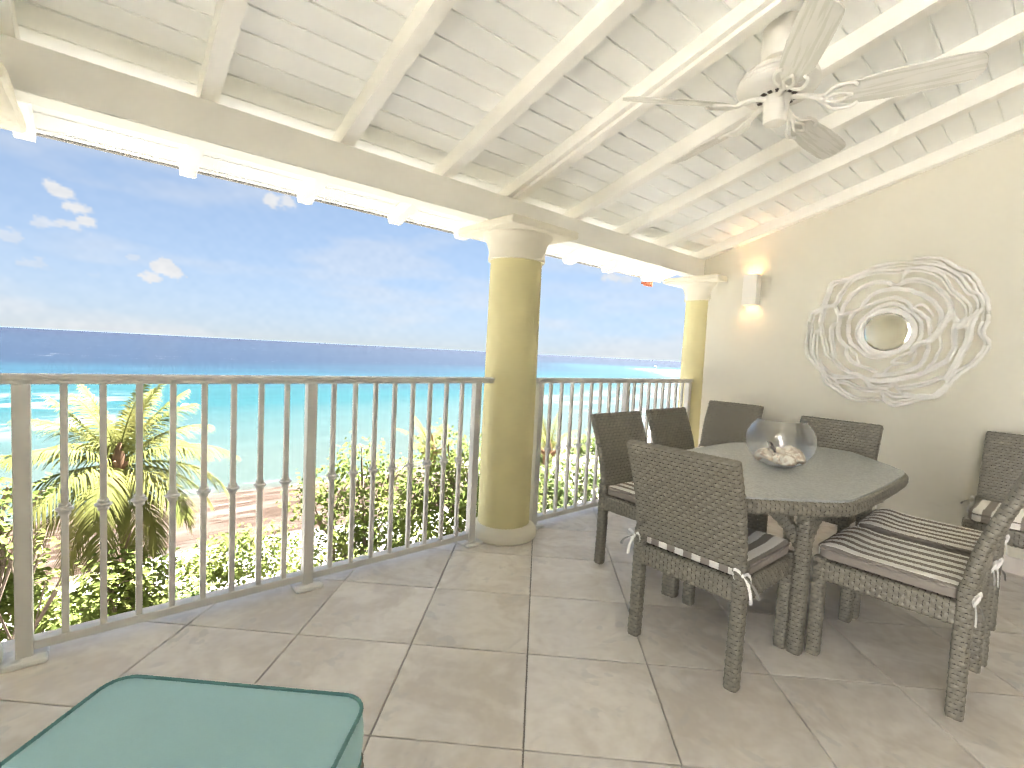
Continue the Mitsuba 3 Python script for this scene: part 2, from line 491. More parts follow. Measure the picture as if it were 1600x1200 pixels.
RAFT = [-.265, .294, .839, 1.385, 1.885, 2.425, 2.975, 3.475, 4.085]
for k, x in enumerate(RAFT):
    wd = .062
    depth = (2.165 - 2.08) * cosr
    y0, y1 = (FY0 - .05 - 2.28) / cosr, (EAVE_Y - .015 - 2.28) / cosr
    prof = [(y0, -.0005), (y0, -depth), (y1 - .20, -depth), (y1 - .19, -depth + .012), (y1 - .05, -depth + .006), (y1 - .012, -depth + .022), (y1, -depth + .05), (y1, -.0005)]
    pl = Polygon(prof)
    m = trimesh.creation.extrude_polygon(pl, wd, engine='earcut')
    v = np.array(m.vertices)
    m.vertices = np.c_[v[:, 2] + x, v[:, 0], v[:, 1]]
    m.fix_normals()
    add(roof + '__rafter', on_roof(m), 'm_rafter')
    if k == 4:
        add(roof + '__rafter_strip', on_roof(bbox(x - .034, x - .001, y0, y1 - .5, -depth + .016, -.001, .003)), 'm_rafter')
add(roof + '__beam', bbox(RX0, WX - .001, 2.28, 2.385, 1.92, 2.0795, .004), 'm_rafter')
# barrel tiles along the eave; the end of one shows under the corner
for k in range(42):
    x = RX0 + .04 + k * .138
    a = np.linspace(0, np.pi, 9)
    o, i_ = .066, .054
    ring = np.vstack([np.c_[o * np.cos(a), o * np.sin(a)], np.c_[i_ * np.cos(a[::-1]), i_ * np.sin(a[::-1])]])
    m = trimesh.creation.extrude_polygon(Polygon(ring), .40, engine='earcut')
    v = np.array(m.vertices)
    m.vertices = np.c_[v[:, 0] + x, v[:, 2] + s - .385 - rng.uniform(0, .01), v[:, 1] + .061]
    m.fix_normals()
    add(roof + '__roof_tile', on_roof(m), 'm_terracotta')
a = np.linspace(0, np.pi, 9)
m = trimesh.creation.extrude_polygon(Polygon(np.vstack([np.c_[.062 * np.cos(a), .062 * np.sin(a)], np.c_[.048 * np.cos(a[::-1]), .048 * np.sin(a[::-1])]])), .09, engine='earcut')
m.apply_transform(trimesh.transformations.euler_matrix(math.radians(100), 0, math.radians(24)))
m.apply_translation((4.17, 2.95, 1.915))
k = add(roof + '__roof_tile', m, 'm_terracotta')
labels[k] = {'label': 'slipped terracotta tile end hanging below the eave beside the corner column'}


# ================================================================== columns
def column(x, y, label, r=.163):
    k = thing('column', label, 'column', 'round columns holding the porch beam')
    z0, z1 = .07, 1.72
    add(k + '__shaft', lathe([(r * 1.01, z0 - .01), (r * 1.012, .5), (r * 1.0, 1.0), (r * .975, z1 + .01)], 64, (x, y, 0)), 'm_shaft', smooth=True)
    rr = r
    base = [(0, .0), (rr + .045, .0), (rr + .052, .012), (rr + .054, .035), (rr + .046, .058), (rr + .028, .072), (rr + .016, .078), (rr + .006, .088), (rr - .01, .09)]
    add(k + '__base', lathe(chaikin(base, 2, k=.25)[2:-2], 64, (x, y, 0), .004, 3), 'm_capital', smooth=60)
    cap = [(rr - .012, z1), (rr + .010, z1), (rr + .012, z1 + .012), (rr + .010, z1 + .045), (rr + .016, z1 + .08), (rr + .030, z1 + .115), (rr + .052, z1 + .14), (rr + .058, z1 + .156), (.02, z1 + .158)]
    pr = smooth_path(np.array(cap)[1:-1], 22)
    add(k + '__capital', lathe(np.vstack([cap[:1], pr, cap[-1:]]), 72, (x, y, 0), .006, 5), 'm_capital', smooth=50)
    h = .268
    ab = bbox(x - h, x + h, y - h, y + h, 1.873, 1.9185, .010)
    ab = ab.subdivide_to_size(.05)
    v = np.array(ab.vertices)
    ab.vertices = v + (meshkit.fbm(v * 14, 3, 8)[:, None] - .5) * .010 * np.array([1, 1, .3])
    add(k + '__abacus', ab, 'm_capital', smooth=40)


column(1.97, 2.33, 'yellow plastered round column with white flared capital, standing free between two railings')
column(4.25, 2.33, 'yellow round column with white capital built against the cream side wall', .15)
column(-.475, 2.33, 'yellow round column at the far left edge of the terrace, beside the marble post foot')


# ================================================================== railings
def railing(posts, label, x_from, x_to):
    k = thing('railing', label, 'railing')
    Y = 2.313
    cap = bbox(x_from, x_to, Y - .024, Y + .024, .985, 1.007, .005)
    add(k + '__top_rail', cat([cap, bbox(x_from, x_to, Y - .017, Y + .017, .972, .9855, .002)]), 'm_rail')
    for a, b in zip(posts[:-1], posts[1:]):
        add(k + '__bottom_rail', bbox(a + .0225, b - .0225, Y - .016, Y + .016, .036, .069, .003), 'm_rail')
        st = (b - a) / 9
        for i in range(1, 9):
            x = a + st * i
            bl = add(k + '__baluster', bbox(x - .0105, x + .0105, Y - .0105, Y + .0105, .0685, .973, .002), 'm_rail')
            zc = .523
            prof = [(.0, zc - .02), (.017, zc - .02), (.018, zc - .012), (.0155, zc - .009), (.026, zc - .003), (.027, zc + .003), (.0155, zc + .009), (.018, zc + .012), (.017, zc + .02), (0, zc + .02)]
            add(bl + '__collar', lathe(prof, 14, (x, Y, 0)), 'm_rail')
    for x in posts:
        p = add(k + '__post', bbox(x - .0225, x + .0225, Y - .0225, Y + .0225, .012, .974, .003), 'm_rail')
        add(p + '__foot', bbox(x - .062, x + .062, Y - .058, Y + .058, -.0005, .02, .006), 'm_marble')


railing([-.2046, .748, 1.70], 'pale grey metal railing with collared balusters in front of the tall palm', -.32, 1.815)
railing([2.213, 3.155, 4.075], 'pale grey metal railing between the two right-hand yellow columns, behind the dining chairs', 2.125, 4.11)

# ================================================================== woven wicker
A_ST, B_ROW, AMP = .0185, .0168, .0050


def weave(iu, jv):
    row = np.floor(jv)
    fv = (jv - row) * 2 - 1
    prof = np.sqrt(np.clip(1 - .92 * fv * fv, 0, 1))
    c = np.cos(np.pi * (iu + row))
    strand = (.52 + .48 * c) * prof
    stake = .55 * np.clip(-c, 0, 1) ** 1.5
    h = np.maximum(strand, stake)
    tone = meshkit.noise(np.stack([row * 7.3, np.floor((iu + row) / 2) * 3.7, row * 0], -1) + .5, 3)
    return h * AMP, np.clip((h - .22) / .25, 0, 1), np.where(strand >= stake, tone, .12)  # second value masks the shade painted between strands


def rounded_rect(w, d, r, n):
    """n points spread evenly round the perimeter of a rounded rectangle, with their outward normals."""
    r = min(r, w / 2 - 1e-4, d / 2 - 1e-4)
    segs = [(w - 2 * r), math.pi / 2 * r, d - 2 * r, math.pi / 2 * r] * 2
    per = sum(segs)
    out, nor = [], []
    for u in (np.arange(n) + .001) / n * per:
        k = 0
        while u > segs[k]:
            u -= segs[k]
            k += 1
        side = k // 2
        ang = -math.pi / 2 + side * math.pi / 2
        cx = [(w / 2 - r, -d / 2 + r), (w / 2 - r, d / 2 - r), (-w / 2 + r, d / 2 - r), (-w / 2 + r, -d / 2 + r)][side]
        if k % 2:
            a = ang + u / r
            out.append((cx[0] + r * math.cos(a), cx[1] + r * math.sin(a)))
            nor.append((math.cos(a), math.sin(a)))
        else:
            dirv = (-math.sin(ang), math.cos(ang))
            out.append((cx[0] + r * math.cos(ang) - dirv[0] * (segs[k] - u), cx[1] + r * math.sin(ang) - dirv[1] * (segs[k] - u)))
            nor.append((math.cos(ang), math.sin(ang)))
    return np.array(out), np.array(nor), per


def woven(path, wdir, w, d, r=.012, fine=4, cap=(True, True), taper=None, closed=False, row0=0.0):
    """Wicker wrapped round a rounded rectangular core swept along path. wdir: the core's width direction."""
    path = np.asarray(path, float)
    if closed:
        path = np.vstack([path, path[:1]])
    seg = np.r_[0, np.cumsum(np.linalg.norm(np.diff(path, axis=0), axis=1))]
    rows = max(2, int(round(seg[-1] / B_ROW)))
    if closed:
        rows += rows % 2
    n_v = rows * fine
    sv = np.linspace(0, seg[-1], n_v + 1)
    c = np.stack([np.interp(sv, seg, path[:, k]) for k in range(3)], 1)
    t = np.gradient(c, axis=0)
    if closed:
        t[0] = t[-1] = c[1] - c[-2]
    t /= np.linalg.norm(t, axis=1, keepdims=True)
    wd = np.broadcast_to(np.asarray(wdir, float), c.shape)
    a = wd - t * (wd * t).sum(1, keepdims=True)
    a /= np.linalg.norm(a, axis=1, keepdims=True)
    b = np.cross(t, a)
    per = 2 * (w + d)
    nst = max(4, int(round(per / A_ST / 2)) * 2)
    nu = nst * fine
    pts, nor, _ = rounded_rect(w, d, r, nu)
    iu = np.arange(nu) / fine
    jv = np.linspace(0, rows, n_v + 1) * .99999 + row0
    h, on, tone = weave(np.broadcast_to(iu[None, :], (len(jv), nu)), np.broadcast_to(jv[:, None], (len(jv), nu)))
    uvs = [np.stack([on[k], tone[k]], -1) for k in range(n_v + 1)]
    scale = np.ones(n_v + 1) if taper is None else np.interp(np.linspace(0, 1, n_v + 1), *taper)
    off = pts[None] * scale[:, None, None] + nor[None] * (h - AMP * .5)[..., None]
    v = c[:, None] + a[:, None] * off[..., :1] + b[:, None] * off[..., 1:]
    rings = [v[k] for k in range(n_v + 1)]
    for end in (0, 1):
        if cap[end] and not closed:
            k0 = -1 if end else 0
            tt, cc = (t[-1], c[-1]) if end else (-t[0], c[0])
            ex, eu = [], []
            for q, z in ((.93, .55), (.75, .9), (.35, 1.0), (0.02, 1.0)):
                lim = min(w, d) / 2
                inset = (1 - q) * lim
                off2 = pts - nor * inset * .98
                hh, o_, t_ = weave(iu, np.full(nu, .5))
                hh = hh * q * .6
                eu.append(np.stack([o_, t_], -1))
                ex.append(cc + a[k0] * off2[:, :1] + b[k0] * off2[:, 1:] + tt * (z * .006 + hh[:, None] * .6))
            rings = ex[::-1] + rings if not end else rings + ex
            uvs = eu[::-1] + uvs if not end else uvs + eu
    V = np.array(rings)
    m, n = V.shape[:2]
    i, j = np.meshgrid(np.arange(m - 1), np.arange(n), indexing='ij')
    q = np.stack([i * n + j, i * n + (j + 1) % n, (i + 1) * n + (j + 1) % n, (i + 1) * n + j], -1).reshape(-1, 4)
    f = np.vstack([q[:, [0, 1, 2]], q[:, [0, 2, 3]]])
    mesh = trimesh.Trimesh(V.reshape(-1, 3), f, process=False)
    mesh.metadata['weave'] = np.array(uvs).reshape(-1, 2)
    return mesh


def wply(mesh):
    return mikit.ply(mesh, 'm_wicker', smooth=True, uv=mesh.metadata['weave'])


# ================================================================== dining chairs (built facing +y, on the origin)
def cushion_mesh(w, d, t, nx=28, ny=28):
    u, v = np.meshgrid(np.linspace(-1, 1, nx), np.linspace(-1, 1, ny), indexing='ij')
    r = .05
    x, y = u * w / 2, v * d / 2
    e = np.maximum(np.abs(u), np.abs(v))
    puff = (1 - np.clip((e - .80) / .2, 0, 1) ** 2.2)
    sag = .006 * np.exp(-(u * u + (v * .9) ** 2) * 2.5)
    crest = .010 * np.exp(-((v - .72) / .22) ** 2)
    top = t * (.80 + .20 * puff) - sag + crest * puff
    bot = -t * .12 * puff + t * .12
    # round the corners in plan
    k = np.clip(np.hypot(np.clip(np.abs(x) - (w / 2 - r), 0, None), np.clip(np.abs(y) - (d / 2 - r), 0, None)) / r, 1, None)
    x2 = np.sign(x) * (np.minimum(np.abs(x), w / 2 - r) + np.clip(np.abs(x) - (w / 2 - r), 0, None) / k)
    y2 = np.sign(y) * (np.minimum(np.abs(y), d / 2 - r) + np.clip(np.abs(y) - (d / 2 - r), 0, None) / k)
    V = np.concatenate([np.stack([x2, y2, top], -1).reshape(-1, 3), np.stack([x2, y2, bot], -1).reshape(-1, 3)])
    uv = np.concatenate([np.stack([x2 + .5, y2 + .5], -1).reshape(-1, 2)] * 2)
    idx = np.arange(nx * ny).reshape(nx, ny)
    q = np.stack([idx[:-1, :-1], idx[1:, :-1], idx[1:, 1:], idx[:-1, 1:]], -1).reshape(-1, 4)
    f = [q[:, [0, 1, 2]], q[:, [0, 2, 3]], q[:, [0, 2, 1]] + nx * ny, q[:, [0, 3, 2]] + nx * ny]
    ring = np.concatenate([idx[:, 0], idx[-1, 1:], idx[-2::-1, -1], idx[0, -2:0:-1]])
    r2 = np.roll(ring, -1)
    N = nx * ny
    f += [np.stack([ring, ring + N, r2 + N], 1), np.stack([ring, r2 + N, r2], 1)]
    outline = V[ring]
    return trimesh.Trimesh(V, np.vstack(f), process=False), uv, outline


def tie_mesh(sx, seed):
    r = np.random.default_rng(seed)
    o = np.array([sx * .225, -.235, .425])
    ms = []
    for k in range(2):                                   # two loops of the bow
        a = r.uniform(-.4, .4) + (0 if k else 2.6)
        dirv = np.array([math.cos(a) * .8, -.3, math.sin(a) * .35 - .1])
        t = np.linspace(0, 1, 9)[:, None]
        loop = o + dirv * .042 * np.sin(np.pi * t) + np.array([0, -.008, .02]) * np.sin(2 * np.pi * t)
        ms.append(ribbon(loop, .011, [0, .35, .93]))
    return o, ms, r


def tail(o, r, drop, sx):
    t = np.linspace(0, 1, 8)[:, None]
    dirv = np.array([sx * r.uniform(.01, .05), -r.uniform(.012, .04), 0])
    pts = o + dirv * np.sin(np.pi * .5 * t) + np.array([0, 0, -drop]) * t ** 1.4
    return ribbon(pts, .010, [.8, .6, 0])


PARTS = []


def chair_parts():
    X, YF, YR = .2085, .215, -.215
    for sx in (-1, 1):
        leg = woven([(sx * X, YF, .003), (sx * X, YF, .40)], [1, 0, 0], .047, .047)
        PARTS.append(('leg', wply(leg)))
    for sx in (-1, 1):
        leg = woven([(sx * X, YR - .004, .003), (sx * X, YR, .25), (sx * X, YR - .002, .455)], [1, 0, 0], .047, .047)
        PARTS.append(('leg', wply(leg)))
    path = smooth_path([(0, YR - .003, .445), (0, YR - .020, .56), (0, YR - .058, .69), (0, YR - .112, .828)], 40)
    PARTS.append(('backrest', wply(woven(path, [1, 0, 0], .452, .040, .016))))
    for y in (YF, YR):
        PARTS.append(('seat_rail', wply(woven([(-X + .02, y, .355), (X - .02, y, .355)], [0, 0, 1], .082, .040, cap=(False, False)))))
    for sx in (-1, 1):
        PARTS.append(('seat_rail', wply(woven([(sx * X, YR + .02, .355), (sx * X, YF - .02, .355)], [0, 0, 1], .082, .040, cap=(False, False)))))
    PARTS.append(('seat', mikit.ply(bbox(-X + .01, X - .01, YR + .01, YF - .01, .375, .392), 'm_wicker')))
    m, uv, outl = cushion_mesh(.43, .45, .052)
    m.apply_translation((0, .012, .397))
    PARTS.append(('seat_cushion', mikit.ply(m, 'm_stripe', smooth=True, uv=uv)))
    pip = tube(outl + np.array([0, .012, .397]), .0028, 6, closed=True)
    PARTS.append(('seat_cushion__piping', mikit.ply(pip, 'm_piping', smooth=True)))
    for sx in (-1, 1):
        o, loops, r = tie_mesh(sx, 20 + sx)
        PARTS.append(('cushion_tie', mikit.ply(cat(loops + [tail(o, r, .085, sx), trimesh.creation.icosphere(1, .008).apply_translation(o)]), 'm_ribbon_white')))
        PARTS.append(('cushion_tie__tail', mikit.ply(tail(o, r, .045, sx * 2), 'm_ribbon_grey')))


chair_parts()


def chair(x, y, deg, label):
    k = thing('dining_chair', label, 'chair', 'woven dining chairs with striped cushions')
    M = T().translate([x, y, 0]).rotate([0, 0, 1], deg)
    made = {}
    for name, d in PARTS:
        head, _, sub = name.partition('__')
        if sub:
            add(made[head] + '__' + sub, {**d, 'to_world': M}, None)
        else:
            made[head] = add(k + '__' + head, {**d, 'to_world': M}, None)


chair(1.945, .935, -90, 'woven chair at the left end of the table with its broad back to the viewer')
chair(2.43, .41, 0, 'nearest right-hand woven chair, seen from the side with its whole striped seat showing')
chair(2.925, .405, 1.5, 'woven chair half hidden behind the nearest right-hand chair, only its striped seat showing')
chair(2.365, 1.47, 180, 'dark woven chair before the balusters, left one of two backs standing at the railing')
chair(2.955, 1.50, 180, 'dark woven chair before the balusters, right one of two backs standing at the railing')
chair(3.295, .985, 90, 'woven dining chair behind the glass bowl, at the far end of the table')
chair(3.735, 1.865, 90, 'woven dining chair in the corner between the wall column and the cream wall')
chair(3.745, .125, 90, 'woven dining chair against the cream wall, cut off by the right edge of the view')

# ================================================================== dining table
tb = thing('dining_table', 'long woven dining table with clipped corners and a pebbled grey glass top', 'table')
TC = np.array([2.585, .955])
oct_ = np.array([(.47, .455), (.875, .10), (.875, -.10), (.47, -.455), (-.47, -.455), (-.875, -.10), (-.875, .10), (-.47, .455)])
outl = chaikin(chaikin(oct_, 1, k=.09), 3)[::-1] + TC
TZ = .672
rim = np.c_[outl, np.full(len(outl), TZ - .032)]
inner = Polygon(outl).buffer(-.016)
m = trimesh.creation.extrude_polygon(inner, .008, engine='earcut')
m.apply_translation((0, 0, TZ - .0075))
add(tb + '__glass_top', m, 'm_table_glass')
rim_c = np.array(Polygon(outl).buffer(-.022).exterior.coords)[:-1]
nr = rim_c - TC
add(tb + '__rim', wply(woven(np.c_[rim_c, np.full(len(rim_c), TZ - .034)], [0, 0, 1], .054, .044, .018, closed=True)), None)
for sx in (-1, 1):
    for sy in (-1, 1):
        lx, ly = TC[0] + sx * .42, TC[1] + sy * .28
        lg = add(tb + '__leg', wply(woven([(lx, ly, .003), (lx, ly, .62)], [1, 0, 0], .056, .056, .018)), None)
        for dx, dy in ((-sx * .30, 0), (0, -sy * .24)):
            arc = smooth_path([(lx, ly, .43), (lx + dx * .35, ly + dy * .35, .53), (lx + dx, ly + dy, .622)], 24)
            add(lg + '__brace', wply(woven(arc, [-dy, dx, 0], .04, .05, .012)), None)
for sy in (-1, 1):
    add(tb + '__apron', wply(woven([(TC[0] - .39, TC[1] + sy * .28, .605), (TC[0] + .39, TC[1] + sy * .28, .605)], [0, 0, 1], .05, .035)), None)
for sx in (-1, 1):
    add(tb + '__apron', wply(woven([(TC[0] + sx * .42, TC[1] - .25, .605), (TC[0] + sx * .42, TC[1] + .25, .605)], [0, 0, 1], .05, .035)), None)

# ================================================================== bowl of shells
BC = np.array([2.545, .935, TZ + .001])
bw = thing('glass_bowl', 'round clear glass fishbowl standing on the table with shells inside', 'bowl')
R, hz = .155, .126


def ball_profile(R, z0, a0, a1, n):
    a = np.linspace(a0, a1, n)
    return np.c_[R * np.sin(a), z0 - .86 * R * np.cos(a)]


out = ball_profile(R, hz, .42, 2.36, 40)
inn = ball_profile(R - .0028, hz + .0007, .40, 2.34, 40)[::-1]
rimc = np.array([[out[-1, 0] + .002, out[-1, 1] + .004], [out[-1, 0] - .001, out[-1, 1] + .007], [inn[0, 0] - .001, inn[0, 1] + .004]])
add(bw + '__bowl', lathe(np.vstack([[[.0005, out[0, 1]]], out, rimc, inn, [[.0005, inn[-1, 1] + .001]]]), 72, BC), 'm_bowl_glass', smooth=True)



def shell_mesh(size, seed, ridged=True):
    r = np.random.default_rng(seed)
    m = trimesh.creation.icosphere(3, 1.0)
    v = np.array(m.vertices)
    ang = np.arctan2(v[:, 1], v[:, 0])
    k = 1 + .09 * np.sin(ang * 16) * (v[:, 2] > -.3) * ridged + .2 * (meshkit.fbm(v * 1.7, 2, seed) - .5)
    v = v * k[:, None] * np.array([1.0, .85, .45])
    v[:, 0] *= 1 - .35 * np.clip(-v[:, 1], 0, 1)
    v[:, 2] -= .25 * (v[:, 0] ** 2)
    m.vertices = v * size
    m.apply_transform(trimesh.transformations.euler_matrix(*r.uniform(-.9, .9, 2), r.uniform(0, 6.28)))
    return m


def conch_mesh(size, seed):
    r = np.random.default_rng(seed)
    t = np.linspace(0, 1, 90)
    a = t * 2 * np.pi * 3.2
    rad = size * (.06 + .32 * t ** 1.4)
    m = tube(np.c_[rad * np.cos(a) * .9, rad * np.sin(a) * .9, size * (1 - t) * 1.3], size * (.05 + .36 * t ** 1.2), 12)
    m.apply_transform(trimesh.transformations.euler_matrix(r.uniform(1, 2), r.uniform(-.4, .4), r.uniform(0, 6.28)))
    return m


spots = [(-.062, -.02, .052, 1), (-.02, .035, .056, 2), (.01, -.055, .046, 1), (.055, .01, .050, 2), (.07, -.04, .062, 1), (-.03, -.06, .042, 2), (.03, .06, .05, 1), (-.06, .05, .05, 1), (0, 0, .066, 1), (.045, -.01, .083, 1)]
WORD = ['flat pale scallop shell at the left side of the glass bowl', 'cream coiled snail shell toward the back of the glass bowl', 'small cream shell at the front of the pile in the glass bowl', 'coiled sand coloured shell right of the middle of the glass bowl',
        'large pale shell leaning on the right side of the glass bowl', 'small coiled shell at the front left of the glass bowl', 'pale shell at the back right of the glass bowl', 'pale shell at the back left of the glass bowl',
        'broad cream shell in the middle of the pile in the glass bowl', 'pale shell lying on top of the pile right of the middle']
for i, (x, y, z, kd) in enumerate(spots):
    cam = np.array([RIGHT[:2], FWD[:2]])
    cam /= np.linalg.norm(cam, axis=1, keepdims=True)
    xy = cam[0] * x + cam[1] * y
    m = shell_mesh(.040 + .006 * (i % 3), 40 + i) if kd == 1 else conch_mesh(.045, 60 + i)
    m.apply_translation((BC[0] + xy[0], BC[1] + xy[1], BC[2] + z))
    k = add('sea_shell', m, 'm_shell', smooth=True)
    labels[k] = {'label': WORD[i], 'category': 'shell', 'group': 'shells in the glass bowl'}
arms = []
for a in range(5):
    th = a * 2 * np.pi / 5 + .3
    t = np.linspace(0, 1, 8)
    arms.append(tube(np.c_[np.cos(th) * t * .034, np.sin(th) * t * .034, .004 * np.sin(np.pi * t)], .009 * (1 - .75 * t) + .0005, 8))
m = cat(arms)
m.apply_transform(trimesh.transformations.euler_matrix(.9, -.3, .4))
xy = cam[0] * -.052 + cam[1] * -.02
m.apply_translation((BC[0] + xy[0], BC[1] + xy[1], BC[2] + .097))
k = add('starfish', m, 'm_star', smooth=True)
labels[k] = {'label': 'small dark starfish on top of the shells at the left of the glass bowl', 'category': 'starfish'}

# ================================================================== ottoman with teal cushion
e1 = np.array([math.cos(-.758), math.sin(-.758), 0])
e2 = np.array([-e1[1], e1[0], 0])
OC = np.array([.235, 1.135, 0]) - e2 * .30
ot = thing('footstool', 'woven wicker footstool under the teal cushion, at the lower left of the view', 'footstool')
F = np.eye(4)
F[:3, 0], F[:3, 1], F[:3, 3] = e1, e2, OC


def local(m):
    m.apply_transform(F)
    return m


for sx in (-1, 1):
    for sy in (-1, 1):
        add(ot + '__leg', wply(local(woven([(sx * .255, sy * .265, .003), (sx * .255, sy * .265, .285)], [1, 0, 0], .055, .055, .016))), None)
for sy in (-1, 1):
    add(ot + '__frame', wply(local(woven([(-.225, sy * .265, .245), (.225, sy * .265, .245)], [0, 0, 1], .085, .045))), None)
for sx in (-1, 1):
    add(ot + '__frame', wply(local(woven([(sx * .255, -.235, .245), (sx * .255, .235, .245)], [0, 0, 1], .085, .045))), None)
add(ot + '__seat', local(bbox(-.25, .25, -.26, .26, .262, .285)), 'm_wicker')


def box_cushion(w, d, z0, z1, r):
    n = 30
    u = np.linspace(-1, 1, n)
    pts = []
    g = np.sign(u) * np.abs(u) ** .7
    U, V = np.meshgrid(g, g, indexing='ij')
    e = np.maximum(np.abs(U), np.abs(V))
    x, y = U * w / 2, V * d / 2
    k = np.clip(np.hypot(np.clip(np.abs(x) - (w / 2 - r), 0, None), np.clip(np.abs(y) - (d / 2 - r), 0, None)) / r, 1, None)
    x = np.sign(x) * (np.minimum(np.abs(x), w / 2 - r) + np.clip(np.abs(x) - (w / 2 - r), 0, None) / k)
    y = np.sign(y) * (np.minimum(np.abs(y), d / 2 - r) + np.clip(np.abs(y) - (d / 2 - r), 0, None) / k)
    crown = .020 * (1 - np.clip(U * U, 0, 1) ** 1.6) * (1 - np.clip(V * V, 0, 1) ** 1.6)
    wr = .007 * (meshkit.fbm(np.stack([x * 8, y * 8, x * 0], -1), 3, 4) - .5)
    top = np.stack([x, y, z1 + crown + wr * (1 - e ** 6)], -1)
    idx = np.arange(n * n).reshape(n, n)
    ring = np.concatenate([idx[:, 0], idx[-1, 1:], idx[-2::-1, -1], idx[0, -2:0:-1]])
    rp = top.reshape(-1, 3)[ring]
    sides = []
    for q in np.linspace(0, 1, 8)[1:]:
        b = rp.copy()
        bulge = 1 + .016 * math.sin(math.pi * q)
        b[:, :2] *= bulge
        b[:, 2] = rp[:, 2] * (1 - q) + z0 * q
        sides.append(b)
    V_ = np.vstack([top.reshape(-1, 3)] + sides + [[[0, 0, z0]]])
    q4 = np.stack([idx[:-1, :-1], idx[1:, :-1], idx[1:, 1:], idx[:-1, 1:]], -1).reshape(-1, 4)
    f = [q4[:, [0, 1, 2]], q4[:, [0, 2, 3]]]
    R_ = len(ring)
    prev = ring
    for s_ in range(7):
        cur = n * n + s_ * R_ + np.arange(R_)
        f += [np.stack([prev, cur, np.roll(cur, -1)], 1), np.stack([prev, np.roll(cur, -1), np.roll(prev, -1)], 1)]
        prev = cur
    f.append(np.stack([prev, np.full(R_, len(V_) - 1), np.roll(prev, -1)], 1))
    return trimesh.Trimesh(V_, np.vstack(f), process=False), rp, sides[-1]


m, rp, rb = box_cushion(.565, .60, .287, .402, .05)
cu = thing('seat_cushion', 'teal fabric box cushion with darker piping lying on the wicker footstool', 'cushion')
add(cu + '__cover', local(m), 'm_teal', smooth=50)
for ring, dz in ((rp, .001), (rb, .002)):
    add(cu + '__piping', local(tube(ring + [0, 0, dz], .0042, 8, closed=True)), 'm_teal_piping', smooth=True)

# ================================================================== wall lamp
sc = thing('wall_lamp', 'small white box wall lamp, lit, on the cream wall beside the corner column', 'lamp')
SY0, SY1, SZ0, SZ1, SX = 1.775, 1.885, 1.655, 1.905, WX - .085
add(sc + '__shade', cat([bbox(SX, SX + .006, SY0, SY1, SZ0, SZ1), bbox(SX + .006, WX - .012, SY0, SY0 + .006, SZ0, SZ1), bbox(SX + .006, WX - .012, SY1 - .006, SY1, SZ0, SZ1)]), 'm_sconce')
add(sc + '__back_plate', bbox(WX - .012, WX - .0005, SY0 + .001, SY1 - .001, SZ0 + .01, SZ1 - .01), 'm_sconce')
b = trimesh.creation.icosphere(2, .022)
b.apply_translation(((SX + WX) / 2, (SY0 + SY1) / 2, (SZ0 + SZ1) / 2 + .01))
k = sc + '__bulb'
scene[k] = {**mikit.ply(b, None, smooth=True), 'emitter': {'type': 'area', 'radiance': {'type': 'rgb', 'value': [2.0, 1.1, .5]}}}

